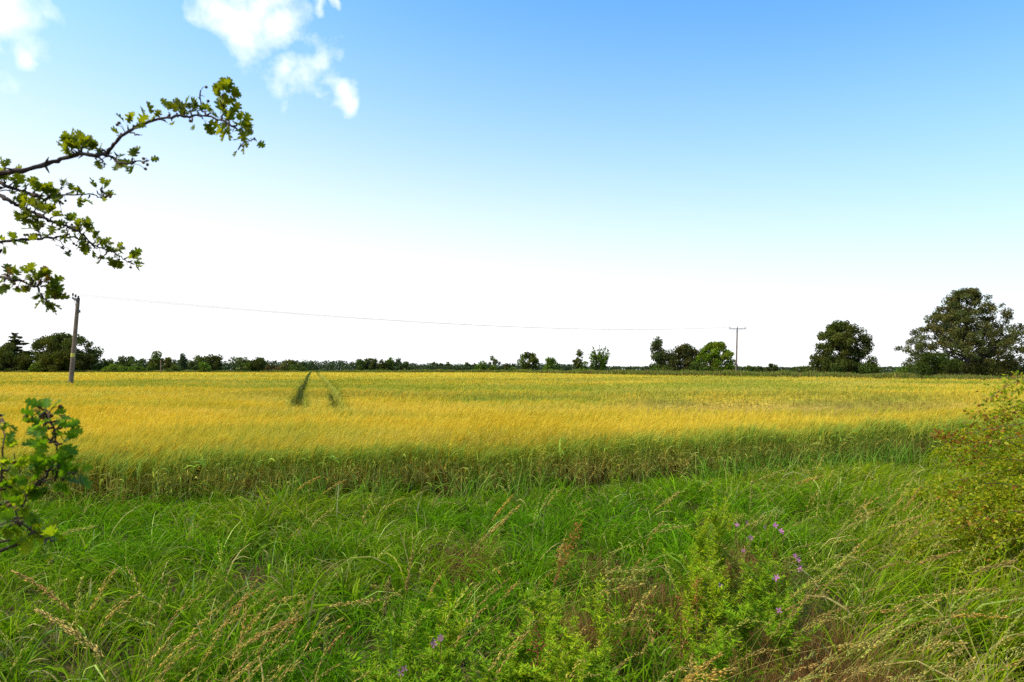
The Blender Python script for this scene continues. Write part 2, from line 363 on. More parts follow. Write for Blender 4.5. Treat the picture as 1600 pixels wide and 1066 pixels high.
def make_barley():
    root = Soup()
    # A: the standing edge, whole plants
    n = 10500
    x = RNG.uniform(-10, 17, n); e = RNG.random(n) ** 1.1 * 1.7 - .12 + .35 * (fbm(x * .8, x * 0, 51, 3) - .5)
    y = y_edge(x) + e
    keep = np.abs(x / y) < .92; x, y = x[keep], y[keep]; n = len(x)
    h = crop_h(x, y); az = wind(x, y, n); z0 = np.zeros(n)
    b = np.stack([x, y, z0], -1)
    low = lerp(np.array([.56, .28, .09]), np.array([.34, .38, .06]), (RNG.random(n) ** .8 * sstep(.2, .65, fbm(x * .5, x * 0 + 3, 52, 3)))[:, None])
    mid = lerp(np.array([.26, .38, .03]), np.array([.58, .50, .08]), (RNG.random(n) ** 1.5)[:, None])
    root.add(*strips(b, az, h * 1.02, RNG.normal(.03, .05, n), RNG.uniform(0, .22, n), RNG.uniform(.006, .011, n), 3, low, mid, .3))
    for q in range(3):
        zz = h * RNG.uniform(.12, .82, n); bb = b.copy(); bb[:, 2] = zz
        cl_ = lerp(np.array([.24, .42, .03]), np.array([.68, .48, .12]), (sstep(.95, .35, zz / h) * RNG.random(n))[:, None] ** .6) * RNG.uniform(.6, 1.3, n)[:, None]
        root.add(*strips(bb, RNG.uniform(0, 2 * np.pi, n), RNG.uniform(.14, .30, n), RNG.uniform(.1, .7, n), RNG.uniform(.8, 2.6, n), RNG.uniform(.009, .020, n), 4, cl_, cl_ * 1.15, .9))
    # heads along the edge stand greener than those in the field
    for rep in range(2):
        c = lerp(np.array([.22, .31, .03]), GOLD, (sstep(-.1, .75, y - y_edge(x) + RNG.normal(0, .35, n)) * .95)[:, None]) * RNG.uniform(.75, 1.25, n)[:, None]
        bb = b.copy(); bb[:, 2] = h - .17 + RNG.normal(0, .06, n); bb[:, 0] += RNG.normal(0, .02, n)
        ln = RNG.normal(.2, .15, n).clip(0, .8)
        root.add(*strips(bb, az, np.full(n, .18), ln, RNG.uniform(.2, 1.7, n), np.full(n, .010), 3, c * .8, c, .5))
        for q in range(3):
            root.add(*strips(bb + [0, 0, .07], az + RNG.normal(0, .4, n), RNG.uniform(.12, .2, n), ln + RNG.normal(.2, .2, n), RNG.uniform(.2, 1.1, n), np.full(n, .004), 2, c, lerp(c, PALE, .3), .8))
    # B, C: tops only, thinning with distance
    for (n, y0, y1, p) in ((42000, 7.5, 21, 1.5), (62000, 21, 80, 2.0), (30000, 80, 250, 2.0)):
        x, y = sample_fan(n, y0, y1, p)
        keep = (y - y_edge(x) > .5) & (y < y_far(x) - .5)
        bare, dip = lane(x, y); tr = in_track(x, y)
        keep &= (RNG.random(n) > bare * .93) & (RNG.random(n) > tr * .8)
        x, y = x[keep], y[keep]
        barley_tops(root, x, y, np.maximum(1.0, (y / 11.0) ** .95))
    # short green and brown growth in the lane, seen as stems
    n = 26000
    x = RNG.uniform(-14, 30, n); y = RNG.uniform(17, 32, n); keep = (lane(x, y)[1] > .12); x, y = x[keep], y[keep]; n = len(x)
    bare = lane(x, y)[0]
    c = lerp(np.array([.30, .30, .04]), np.array([.42, .22, .07]), np.clip(bare + RNG.normal(0, .25, n), 0, 1)[:, None]) * RNG.uniform(.6, 1.3, n)[:, None]
    L_ = lerp(.5, .14, bare) * RNG.uniform(.6, 1.2, n)
    root.add(*strips(np.stack([x, y, np.zeros(n)], -1), RNG.uniform(0, 6.3, n), L_, RNG.uniform(0, .4, n), RNG.uniform(0, .7, n), np.full(n, .011), 2, c * .8, c, .6))
    # standing face behind the lane and down the wheel tracks
    n = 14000
    x = RNG.uniform(-12, 34, n); y = 27.5 + RNG.random(n) * 3.5
    root.add(*strips(np.stack([x, y, np.zeros(n)], -1), RNG.uniform(0, 6.3, n), crop_h(x, y), RNG.uniform(0, .08, n), RNG.uniform(0, .15, n), np.full(n, .013), 2, np.tile([.30, .19, .06], (n, 1)) * RNG.uniform(.7, 1.3, n)[:, None], np.tile([.36, .33, .05], (n, 1)) * RNG.uniform(.7, 1.2, n)[:, None], .3))
    o = root.build('barley_field', M_barley)
    tag(o, 'ripening golden barley crop filling the wide flat field', 'barley crop', kind='stuff')
    # dense leaf mass under the heads
    vs = np.concatenate([-np.geomspace(330, 1.8, 400), np.linspace(-1.75, 1.75, 70), np.geomspace(1.8, 330, 400)])
    ys = np.concatenate([np.arange(7, 34, .25), np.geomspace(34, 260, 150)])
    Vv, Yy = np.meshgrid(vs, ys)
    Xx = np.interp(Yy, TR_Y, TR_X) + Vv * np.interp(Yy, TR_Y, TR_S) / 2
    Z = np.maximum(crop_h(Xx, Yy) - .17 - .05 * RNG.random(Xx.shape), .025)
    n_, m_ = Xx.shape; i = ((np.arange(n_ - 1) * m_)[:, None] + np.arange(m_ - 1)[None]).reshape(-1)
    Q = np.stack([i, i + 1, i + m_ + 1, i + m_], -1)
    ok = (Yy - y_edge(Xx) > 1.1) & (Yy < y_far(Xx))
    okf = ok.reshape(-1)[Q].all(1); Q = Q[okf]
    used = np.unique(Q); remap = -np.ones(n_ * m_, int); remap[used] = np.arange(len(used))
    P = np.stack([Xx, Yy, Z], -1).reshape(-1, 3)[used]
    xf, yf = P[:, 0], P[:, 1]
    t = crop_tone(xf, yf)[:, None]
    C = lerp(GOLD * .8, GREEN * .75, t); C = lerp(C, np.array([.20, .18, .018]), track_shade(xf, yf)[:, None] * .9); b = lane(xf, yf)[0][:, None]; C = lerp(C, np.array([.34, .17, .055]), b)
    C = lerp(C, GOLD * 1.0, sstep(60, 200, yf)[:, None] * (1 - t) * .9 * (1 - track_shade(xf, yf)[:, None]))
    C *= (1 + .3 * (fbm(xf * .5, yf * 1.2, 61, 3) - .5))[:, None]
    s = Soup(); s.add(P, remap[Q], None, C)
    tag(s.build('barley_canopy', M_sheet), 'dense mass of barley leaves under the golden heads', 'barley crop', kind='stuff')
make_barley()

# ------------------------------------------------------------------ grass margin
def bare_patch(x, y):
    t = np.zeros(np.shape(x))
    for px, py, r in ((735, 858, .34), (690, 880, .22), (440, 850, .22), (405, 895, .22), (1180, 885, .25), (970, 815, .16), (590, 990, .15), (330, 895, .14), (790, 835, .2)):
        Y = (EYE - .12) * FPX / (py - HOR); X = (px - 800) / FPX * Y
        t = np.maximum(t, 1 - sstep(.5, 1.0, np.hypot((x - X) / 1.3, y - Y) / r + .4 * (fbm(x * 4, y * 4, 71, 2) - .5)))
    return t
def grass_h(x, y):
    h = .31 + .26 * (fbm(x * .8, y * .8, 81, 3) - .5) + .16 * (fbm(x * 2.6, y * 2.6, 82, 2) - .5)
    for px, py, r, a in ((1060, 745, .8, .14), (1320, 745, 1.2, .10), (520, 770, .5, .10), (300, 850, .9, .05), (1500, 900, 1.0, .12), (820, 790, .4, .1)):
        Y = (EYE - .4) * FPX / (py - HOR); X = (px - 800) / FPX * Y
        h = h + a * np.exp(-((x - X) ** 2 + (y - Y) ** 2) / r ** 2)
    h = h * (1 - .42 * np.exp(-np.abs(y_edge(x) - y) / 1.1) * sstep(-3, 0, x) * (1 - sstep(8, 11, x)))
    for px, py, rx, ry, a in ((1130, 900, .45, .5, .45), (860, 970, .4, .4, .45), (660, 990, .4, .3, .4)):
        Y = (EYE - .3) * FPX / (py - HOR); X = (px - 800) / FPX * Y
        h = h * (1 - a * np.exp(-((x - X) / rx) ** 2 - ((y - Y) / ry) ** 2))
    return h * (1 - .8 * bare_patch(x, y))
def make_grass():
    s = Soup()
    # tufts
    nt_ = 25000
    tx = RNG.uniform(-10, 15, nt_); ty = RNG.uniform(1.7, 15, nt_)
    keep = (np.abs(tx) < ty * .86 + .4) & (ty < y_edge(tx) + .25) & (RNG.random(nt_) > bare_patch(tx, ty) * .93) & (RNG.random(nt_) < .25 + 1.1 * sstep(.34, .58, fbm(tx * 2.2, ty * 2.2, 75, 3)))
    tx, ty = tx[keep], ty[keep]; nt_ = len(tx)
    px = 800 + tx / ty * FPX
    taz = RNG.uniform(0, 2 * np.pi, nt_); ttone = RNG.random(nt_)
    ntb = (RNG.integers(10, 30, nt_) * np.clip(1.25 - ty * .03, .7, 1.2)).astype(int)
    idx = np.repeat(np.arange(nt_), ntb); n = len(idx)
    r = np.abs(RNG.normal(0, .035, n)); a = RNG.uniform(0, 2 * np.pi, n)
    x = tx[idx] + r * np.cos(a); y = ty[idx] + r * np.sin(a)
    h = grass_h(tx, ty)[idx] * RNG.uniform(.6, 1.45, nt_)[idx] * RNG.uniform(.55, 1.2, n)
    az = np.where(RNG.random(n) < .45, taz[idx] + RNG.normal(0, .8, n), a + RNG.normal(0, .4, n))
    rt = sstep(1150, 1500, px)[idx]; az = np.where(RNG.random(n) < rt * .6, RNG.normal(.1, .6, n), az)
    lean = RNG.uniform(.0, .5, n); curl = RNG.gamma(3.2, .55, n).clip(.3, 3.0)
    L_ = h * (.88 + .20 * curl)
    w = RNG.gamma(4, .0020, n).clip(.0035, .016) * (.85 + .045 * y)
    # colours: fresh green, bluish green, yellow-green, some straw
    G1 = np.array([.085, .19, .003]); G2 = np.array([.155, .295, .004]); G3 = np.array([.29, .30, .007]); ST = np.array([.44, .33, .11])
    warm = np.clip(sstep(.42, .68, fbm(x * .5, y * .5, 91, 3)) * .55 + .75 * sstep(1050, 1500, px)[idx] + .3 * (sstep(500, 750, px) * sstep(4.6, 3.4, ty))[idx] + .35 * sstep(7.2, 9, y - (x * .25)), 0, 1)
    tcol = lerp(G1, G2, ttone[idx][:, None]); tcol = lerp(tcol, G3, (warm * RNG.uniform(.3, 1, n))[:, None])
    straw = RNG.random(n) < (.045 + .10 * warm)
    tcol[straw] = ST * RNG.uniform(.6, 1.2, straw.sum())[:, None]
    dk = RNG.random(nt_)[idx] < .18; tcol[dk] *= np.array([.6, .72, .9]); pale = RNG.random(n) < .03; tcol[pale] = np.array([.42, .48, .10])
    tcol *= (RNG.uniform(.75, 1.25, n) * RNG.uniform(.75, 1.2, nt_)[idx])[:, None]
    z = ground_z(x, y)
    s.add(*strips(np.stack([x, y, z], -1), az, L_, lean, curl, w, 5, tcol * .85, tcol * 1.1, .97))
    # taller coarse grass standing up against the crop edge
    n = 7000
    x = RNG.uniform(-9, 15, n); y = y_edge(x) + RNG.normal(-.25, .28, n); keep = (RNG.random(n) < sstep(.50, .64, fbm(x * .9, y * 0 + 2, 77, 3)) + .06) & (np.abs(x) < y * .86); x, y = x[keep], y[keep]; n = len(x)
    c = lerp(np.array([.14, .30, .012]), np.array([.40, .42, .09]), (RNG.random(n) ** 2)[:, None]) * RNG.uniform(.7, 1.2, n)[:, None]
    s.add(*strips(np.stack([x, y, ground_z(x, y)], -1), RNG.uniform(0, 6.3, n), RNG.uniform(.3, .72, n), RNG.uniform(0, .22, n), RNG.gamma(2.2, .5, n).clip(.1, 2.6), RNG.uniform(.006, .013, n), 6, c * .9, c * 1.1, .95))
    # litter of old brown blades close to the ground
    n = 40000
    x = RNG.uniform(-9, 12, n); y = RNG.uniform(2, 12.5, n); keep = (np.abs(x) < y * .84 + .3) & (y < y_edge(x) + .6); x, y = x[keep], y[keep]; n = len(x)
    c = lerp(np.array([.17, .085, .035]), np.array([.38, .27, .12]), RNG.random(n)[:, None]) * RNG.uniform(.6, 1.2, n)[:, None]
    s.add(*strips(np.stack([x, y, ground_z(x, y) + .01], -1), RNG.uniform(0, 6.3, n), RNG.uniform(.12, .32, n), RNG.uniform(.5, 1.3, n), RNG.uniform(-.2, .8, n), RNG.uniform(.003, .006, n), 3, c, c, .8))
    # rusty dead undergrowth patches
    for ppx, ppy, r_, m_ in ((1270, 985, .28, 2600), (1150, 860, .2, 1200), (900, 950, .2, 1000), (1190, 1050, .3, 1500), (930, 870, .13, 500), (1340, 1040, .25, 1500), (1290, 1060, .25, 1500), (1010, 905, .2, 900), (1150, 800, .2, 600), (740, 850, .25, 700)):
        Y = (EYE - .3) * FPX / (ppy - HOR); X = (ppx - 800) / FPX * Y
        x = X + RNG.normal(0, r_ * .8, m_); y = Y + RNG.normal(0, r_ * .8, m_)
        c = lerp(np.array([.24, .085, .03]), np.array([.34, .20, .06]), RNG.random(m_)[:, None]) * RNG.uniform(.6, 1.2, m_)[:, None]
        s.add(*strips(np.stack([x, y, ground_z(x, y)], -1), RNG.uniform(0, 6.3, m_), RNG.uniform(.15, .42, m_), RNG.uniform(0, .7, m_), RNG.uniform(.0, 1.6, m_), RNG.uniform(.003, .006, m_), 3, c * .8, c, .8))
    tag(s.build('grass', M_grass), 'lush green meadow grass margin in front of the barley', 'grass', kind='stuff')
make_grass()

# flowering hay-coloured grass: stem and a one-sided or open panicle
SEED_V = np.array([[0, 0, 0], [.0017, .005, .0008], [0, .014, 0], [-.0017, .005, .0008], [0, .004, -.0014]])
SEED_T = np.array([[0, 1, 3], [1, 2, 3], [0, 4, 1], [4, 2, 1], [0, 3, 4], [3, 2, 4]])
def stem_pts(b, az, L, lean, curl, n=14):
    t = np.linspace(0, 1, n); th = lean + curl * t ** 1.8; thm = (th[1:] + th[:-1]) / 2; sg = L / (n - 1)
    h = np.concatenate([[0], np.cumsum(np.sin(thm) * sg)]); z = np.concatenate([[0], np.cumsum(np.cos(thm) * sg)])
    return np.stack([b[0] + h * math.cos(az), b[1] + h * math.sin(az), b[2] + z], -1)
def panicle(st, hd, b, az, L, lean, curl, col, dens=1.0, fat=1.0, r=.0011):
    P = stem_pts(b, az, L, lean, curl); n = len(P)
    st.tube(P, np.linspace(r, r * .45, n), 3, lerp(col, np.array([.26, .25, .04]), .35), cap=False)
    hl = min(.34 if dens > 2.4 else .24, L * (.5 if dens > 2.4 else .36)); k = int(44 * dens * hl / .2)
    u = 1 - RNG.random(k) * hl / L
    idx = u * (n - 1); i0 = np.clip(idx.astype(int), 0, n - 2); f = (idx - i0)[:, None]
    C = P[i0] * (1 - f) + P[i0 + 1] * f; D = P[i0 + 1] - P[i0]; D /= np.linalg.norm(D, axis=1)[:, None]
    prof = np.sin(np.clip((1 - u) * L / hl, 0, 1) * np.pi) ** .6
    off = RNG.normal(0, .0055 * fat, (k, 3)) * prof[:, None]; off[:, 2] -= .003 * fat * prof
    dd = D + RNG.normal(0, .25, (k, 3)); dd[:, 2] -= .12
    V, F, CC = scatter(SEED_V, SEED_T, frame_rot(dd, RNG.uniform(0, 6.3, k)), C + off, RNG.uniform(1.0, 1.9, k) * fat ** .3, col[None] * RNG.uniform(.65, 1.3, k)[:, None])
    hd.add(V, None, F, CC)
HAY = np.array([.72, .55, .13]); HAYG = np.array([.60, .56, .11]); HAYR = np.array([.64, .42, .11])
def make_seed_stuff():
    s = Soup()
    def go(n, fx, fy, azm, azs, L0, L1, ln, cu, cols, dens=1, fat=1.0):
        for i in range(n):
            px = fx(); py = fy(); Y = (EYE - .1) * FPX / (py - HOR); X = (px - 800) / FPX * Y
            if Y > float(y_edge(X)) + .3: continue
            c = cols[random.randrange(len(cols))] * random.uniform(.8, 1.2)
            panicle(s, s, (X, Y, 0), random.gauss(azm, azs), random.uniform(L0, L1), random.uniform(*ln), random.uniform(*cu), c, dens, fat)
    U = random.uniform
    go(170, lambda: U(1080, 1640), lambda: U(860, 1300), .12, .35, .65, 1.05, (.3, .8), (.5, 1.3), (HAY, HAYG, HAYG, HAYR), .9)     # wind-laid hay, right
    go(60, lambda: U(1250, 1560), lambda: U(800, 900), .2, .6, .5, .9, (.1, .5), (.4, 1.1), (HAY, HAYG), .8)
    go(60, lambda: U(180, 480), lambda: U(1020, 1260), .5, .6, .45, .75, (.1, .5), (.5, 1.3), (HAY, HAYR, HAY), .9)
    go(55, lambda: U(600, 1100), lambda: U(900, 1250), .3, .9, .5, .85, (.1, .7), (.4, 1.3), (HAY, HAYG, HAYR), .8)
    go(60, lambda: U(-20, 1300), lambda: U(790, 1200), .3, 1.6, .4, .7, (.05, .4), (.3, 1.4), (HAY, HAYG), .7)
    go(80, lambda: U(60, 1500), lambda: U(755, 880), .3, 1.8, .45, .7, (.05, .35), (.4, 1.6), (HAYG, HAY), .7)
    tag(s.build('dry_grass', M_dry), 'thin hay-coloured flowering grass stems leaning through the green margin', 'dry grass', kind='stuff')
make_seed_stuff()
#PART2
# ------------------------------------------------------------------ telegraph poles and wires
def cyl_profile(s, c, prof, C, k=10):
    """turned shape: prof = [(z, r), ...] upright at c"""
    s.tube([(c[0], c[1], c[2] + z) for z, r in prof], [r for z, r in prof], k, C)
def telegraph_pole(px, base_y, top_px, top_y, Y, r0, r1, arm, arm_az, label, small=False, stays=False, plate=False, roll=0.0):
    b = at(px, HOR, Y); b[2] = 0
    t = at(top_px, top_y, Y)
    root = empty('telegraph_pole', b, label, 'telegraph pole', 'telegraph poles across the field')
    loc = t - b; H = loc[2]
    wood = np.array([.17, .115, .085])
    s = Soup(); zz = np.linspace(0, 1, 9)
    s.tube([tuple(loc * z) for z in zz], r0 + (r1 - r0) * zz, 12, wood); s.build('post', M_pole, root, True)
    if small: return root, b, t, []
    nrm = np.array([-math.sin(arm_az), math.cos(arm_az), 0]); ax = np.array([math.cos(arm_az) * math.cos(roll), math.sin(arm_az) * math.cos(roll), -math.sin(roll)])
    R = np.stack([ax, nrm, np.cross(ax, nrm)], 1)
    top = loc - np.array([0, 0, .12])
    s = Soup(); s.box(top + nrm * -(r1 + .05), (arm / 2, .045, .06), np.array([.06, .05, .045]), R); s.build('crossarm', M_pole, root)
    s = Soup()
    for sg in (-1, 1):
        s.tube([top + ax * sg * arm * .28 - nrm * (r1 + .05), top - np.array([0, 0, .55]) - nrm * r1], .018, 5, np.array([.12, .12, .12]))
    s.build('arm_brace', M_metal, root)
    ends = []
    for k in (-1, 0, 1):
        c = top + ax * k * arm * .44 - nrm * (r1 + .05) + np.array([0, 0, .06])
        s = Soup(); cyl_profile(s, c, [(0, .02), (.12, .02), (.125, .06), (.17, .085), (.20, .05), (.23, .075), (.27, .05), (.31, .055), (.33, .02)], np.array([.035, .025, .022]))
        s.build('insulator', M_berry, root, True)
        ends.append(b + c + np.array([0, 0, .30]))
    if plate:
        f = .40; c = loc * f
        s = Soup(); rr = r0 + (r1 - r0) * f + .012
        th = np.linspace(math.radians(200), math.radians(340), 7)
        ring = np.stack([np.cos(th) * rr, np.sin(th) * rr, th * 0], -1)
        V = np.concatenate([c + ring + [0, 0, -.14], c + ring + [0, 0, .14], c + ring * .93 + [0, 0, -.14], c + ring * .93 + [0, 0, .14]])
        q = [[i, i + 1, i + 8, i + 7] for i in range(6)] + [[i + 15, i + 14, i + 21, i + 22] for i in range(6)]
        s.add(V, q, None, np.array([.50, .42, .06])); s.build('warning_plate', M_metal, root)
    if stays:
        s = Soup(); s.box(loc * .86 + np.array([r1 + .05, -.02, 0]), (.06, .06, .10), np.array([.1, .1, .1])); s.build('fuse_box', M_metal, root)
    return root, b, t, ends
_, b1, t1, e1 = telegraph_pole(110, 597, 122, 466, 50, .17, .12, 1.5, math.radians(-42), 'brown wooden telegraph pole leaning slightly, three black insulators on its short crossarm', plate=True, stays=True, roll=math.radians(13))
_, b2, t2, e2 = telegraph_pole(1150, 585, 1152, 513, 118, .15, .11, 3.0, math.radians(0), 'thin grey telegraph pole with a wide crossarm beside the bright green round tree')
telegraph_pole(251, 579, 251, 563, 225, .16, .13, 1, 0, 'tiny pale grey pole standing against the far dark trees', small=True)
def wire(a, b, sag, label, r=.007, n=40):
    t = np.linspace(0, 1, n)[:, None]; P = a * (1 - t) + b * t; P[:, 2] -= (4 * sag * t * (1 - t))[:, 0]
    s = Soup(); s.tube(P, r, 4, np.array([.03, .03, .03])); o = s.build('overhead_wire', M_metal, loc=a)
    tag(o, label, 'overhead wire', 'wires strung from pole to pole')
for k, (a, b) in enumerate(zip(e1, e2)):
    wire(a, b, 1.3, ('nearer thin dark wire running from the leaning brown pole to the grey pole', 'middle thin dark wire running from the leaning brown pole to the grey pole', 'farther thin dark wire running from the leaning brown pole to the grey pole')[k])

# ------------------------------------------------------------------ trees
LEAF_V = np.array([[-.5, -.28, 0], [.5, -.28, .08], [.5, .28, 0], [-.5, .28, .08]])
LEAF_Q = np.array([[0, 1, 2, 3]])
def bent_limb(a, b, sag, n=5):
    t = np.linspace(0, 1, n)[:, None]; P = a * (1 - t) + b * t
    P[:, 2] += (np.sin(t[:, 0] * np.pi) * sag); P[1:-1] += RNG.normal(0, np.linalg.norm(b - a) * .04, (n - 2, 3)); return P
def tree(px, w, top, Y, label, kind='oak', col=(.055, .075, .018), dens=1.0, name='broadleaf_tree', cat='tree', group='trees along the far field edge', low=.05, nclump=None, seed=None, trunk_w=.028):
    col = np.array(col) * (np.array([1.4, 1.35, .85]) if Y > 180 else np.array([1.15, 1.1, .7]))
    b = at(px, HOR, Y); b[2] = 0
    Wd = w / FPX * Y; H = EYE + (HOR - top) / FPX * Y
    root = empty(name, b, label, cat, group)
    leaf = max(.14, Y / 683 * (1.3 if Y < 110 else 1.5))
    area = (w * .64) * ((HOR - top) * .64)
    nleaf = int(np.clip(area * (5.6 if kind == 'ash' else 9.5 if Y < 160 else 7.0) * dens, 420, 90000))
    R = Wd / 2; z0 = H * low; ch = H - z0
    # clump centres inside the crown's envelope
    def env(u):      # half-width at height fraction u of the crown
        if kind == 'oak': return np.sin(np.clip(.18 + u * .80, 0, 1) * np.pi) ** .55 if np.isscalar(u) else np.sin(np.clip(.18 + u * .80, 0, 1) * np.pi) ** .55
        if kind == 'dome': return np.sqrt(np.clip(1 - (u * .98) ** 2.4, 0, 1))
        if kind == 'cone': return (1.02 - u) ** .8
        if kind == 'poplar': return np.sin(np.clip(.12 + u * .85, 0, 1) * np.pi) ** .6 * (1.05 - .55 * u)
        if kind == 'broom': return .38 + .62 * np.sin(np.clip(u * .88, 0, 1) * np.pi * .62) - .42 * np.clip(u - .8, 0, 1) * 3
        if kind == 'flat': return np.sin(np.clip(.3 + u * .62, 0, 1) * np.pi) ** .5
        if kind == 'ash': return np.interp(u, [0, .08, .25, .45, .62, .8, .93, 1.0], [.62, .95, 1.0, .86, .72, .50, .30, .12])
        return np.sqrt(np.clip(1 - (2 * u - 1) ** 2, 0, 1))
    nc = nclump or int(np.clip(area / 45 * dens, 18, 150))
    cc = []
    if kind == 'cedar':
        tiers = np.linspace(.35, .97, 9)
        for u in tiers:
            for q in range(9):
                a = random.uniform(0, 6.28); rr = R * (1.06 - u) * 1.35 * random.uniform(.1, 1.1)
                cc.append((rr * math.cos(a), rr * math.sin(a), H * (u + random.uniform(-.025, .025)) - rr * .10 + rr * rr * .02))
    else:
        tries = 0
        while len(cc) < nc and tries < nc * 60:
            tries += 1
            u = random.random(); a = random.uniform(0, 6.283); e = float(env(u))
            rr = R * e * (random.random() ** .42) * .93 * (1 + .22 * (float(vnoise(a * 1.3 + px, u * 4, 5)) - .5) * 2)
            p = (rr * math.cos(a), rr * math.sin(a), z0 + ch * u * .96)
            if cc and min((p[0] - q[0]) ** 2 + (p[1] - q[1]) ** 2 + 1.4 * (p[2] - q[2]) ** 2 for q in cc) < (R * (.62 / nc ** .40)) ** 2: continue
            cc.append(p)
    cc = np.array(cc); nc = len(cc)
    cr = np.full(nc, (Wd * ch * ch) ** (1 / 3) * ((.74 if kind in ('dome', 'round') else .62) if Y > 110 else .50 if kind == 'ash' else .66) / nc ** .40) * RNG.uniform(.7, 1.25, nc)
    if kind == 'cedar': cr = R * .30 * np.clip(1.12 - cc[:, 2] / H, .12, 1)
    if kind in ('sparse',): cr *= .8
    wgt = cr ** 2; ci = RNG.choice(nc, nleaf, p=wgt / wgt.sum())
    g = RNG.normal(0, 1, (nleaf, 3)); g *= (np.minimum(np.linalg.norm(g, axis=1), 1.9) / (np.linalg.norm(g, axis=1) + 1e-6))[:, None]
    sh = np.array([1, 1, .80]) * .55
    if kind == 'cedar': sh = np.array([1, 1, .16]) * .7
    if kind == 'broom':
        ax = cc[ci] - np.array([0, 0, -H * .25]); ax /= np.linalg.norm(ax, axis=1)[:, None]
        P = cc[ci] + g * cr[ci][:, None] * .28 + ax * (RNG.normal(0, .9, nleaf) * cr[ci])[:, None]
    else: P = cc[ci] + g * cr[ci][:, None] * sh
    P[:, 2] = np.abs(P[:, 2]).clip(0, None)
    tone = RNG.uniform(.72, 1.35, nc)
    C = col[None] * tone[ci][:, None] * RNG.uniform(.7, 1.3, nleaf)[:, None]
    C[:, 0] *= (1 + .35 * (RNG.random(nc) - .4))[ci]
    V, F, CC = scatter(LEAF_V, LEAF_Q, rand_rot(nleaf), P, leaf * RNG.uniform(.6, 1.25, nleaf), C)
    s = Soup(); s.add(V, F, None, CC)
    cr_o = s.build('crown', M_tree, root)
    # trunk and limbs
    s = Soup(); bark = np.array([.07, .055, .04]); tr = H * trunk_w
    topf = .8 if kind not in ('cedar', 'cone', 'poplar') else .97
    n = 7; t = np.linspace(0, 1, n)[:, None]; TP = np.hstack([RNG.normal(0, R * .015, (n, 2)) * t, t * H * topf]); TP[0, 2] = -.1
    s.tube(TP, tr * (1 - .8 * t[:, 0]), 7, bark)
    step = 1 if nc < 70 else 2
    for c in cc[::step]:
        hz = np.clip(c[2] - .55 * np.hypot(c[0], c[1]) - .04 * H, H * .12, H * topf * .9)
        a = np.array([np.interp(hz, TP[:, 2], TP[:, 0]), np.interp(hz, TP[:, 2], TP[:, 1]), hz])
        r_ = tr * (.34 if hz < H * .4 else .2)
        s.tube(bent_limb(a, c, -.04 * H), np.linspace(r_, r_ * .2, 5), 4, bark, cap=False)
    s.build('trunk', M_bark_far, root)
    return root
DK = (.050, .058, .018); MD = (.062, .082, .020); GR = (.075, .115, .020); LG = (.12, .16, .014); OL = (.075, .075, .022); GY = (.075, .092, .040); BR = (.085, .062, .030); BL = (.045, .065, .035)
# name, px, width, top, distance, label, style
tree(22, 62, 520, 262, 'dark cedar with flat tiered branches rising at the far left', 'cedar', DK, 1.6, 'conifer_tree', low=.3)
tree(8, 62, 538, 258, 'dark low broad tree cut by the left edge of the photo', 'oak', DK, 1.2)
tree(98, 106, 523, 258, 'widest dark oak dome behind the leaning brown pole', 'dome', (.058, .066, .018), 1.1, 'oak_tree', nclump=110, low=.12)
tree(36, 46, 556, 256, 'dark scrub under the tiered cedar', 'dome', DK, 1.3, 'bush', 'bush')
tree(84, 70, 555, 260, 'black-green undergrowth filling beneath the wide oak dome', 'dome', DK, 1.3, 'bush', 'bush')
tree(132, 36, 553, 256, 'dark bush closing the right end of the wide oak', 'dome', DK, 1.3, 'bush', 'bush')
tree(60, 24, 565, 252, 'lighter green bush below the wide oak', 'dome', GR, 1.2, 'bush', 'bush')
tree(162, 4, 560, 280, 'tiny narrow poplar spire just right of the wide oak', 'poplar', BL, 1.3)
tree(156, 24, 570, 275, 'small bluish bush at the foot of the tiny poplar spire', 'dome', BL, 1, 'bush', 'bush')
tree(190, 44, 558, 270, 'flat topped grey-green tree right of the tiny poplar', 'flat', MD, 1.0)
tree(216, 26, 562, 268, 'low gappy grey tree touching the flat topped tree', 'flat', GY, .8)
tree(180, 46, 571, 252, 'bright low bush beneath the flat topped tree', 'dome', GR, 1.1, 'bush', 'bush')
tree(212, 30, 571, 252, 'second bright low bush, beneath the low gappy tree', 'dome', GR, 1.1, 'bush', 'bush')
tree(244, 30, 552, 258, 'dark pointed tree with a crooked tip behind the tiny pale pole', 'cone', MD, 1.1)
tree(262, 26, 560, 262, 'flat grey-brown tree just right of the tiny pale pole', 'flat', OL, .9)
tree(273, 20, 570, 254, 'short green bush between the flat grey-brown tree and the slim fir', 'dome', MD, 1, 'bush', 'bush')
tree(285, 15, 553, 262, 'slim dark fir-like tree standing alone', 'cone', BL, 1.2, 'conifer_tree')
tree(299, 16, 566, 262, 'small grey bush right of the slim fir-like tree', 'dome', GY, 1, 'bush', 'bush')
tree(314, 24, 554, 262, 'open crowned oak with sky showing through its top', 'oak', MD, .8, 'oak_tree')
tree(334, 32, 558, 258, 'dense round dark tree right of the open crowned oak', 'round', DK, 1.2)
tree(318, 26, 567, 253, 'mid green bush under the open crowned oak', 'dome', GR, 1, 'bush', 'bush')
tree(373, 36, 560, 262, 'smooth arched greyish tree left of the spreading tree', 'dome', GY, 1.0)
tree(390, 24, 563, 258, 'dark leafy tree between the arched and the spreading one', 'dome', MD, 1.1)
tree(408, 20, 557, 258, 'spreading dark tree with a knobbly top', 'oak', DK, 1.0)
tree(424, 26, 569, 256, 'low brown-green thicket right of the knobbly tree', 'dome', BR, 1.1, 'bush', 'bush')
tree(451, 28, 563, 268, 'lumpy olive tree left of the wheel tracks', 'dome', OL, 1.1)
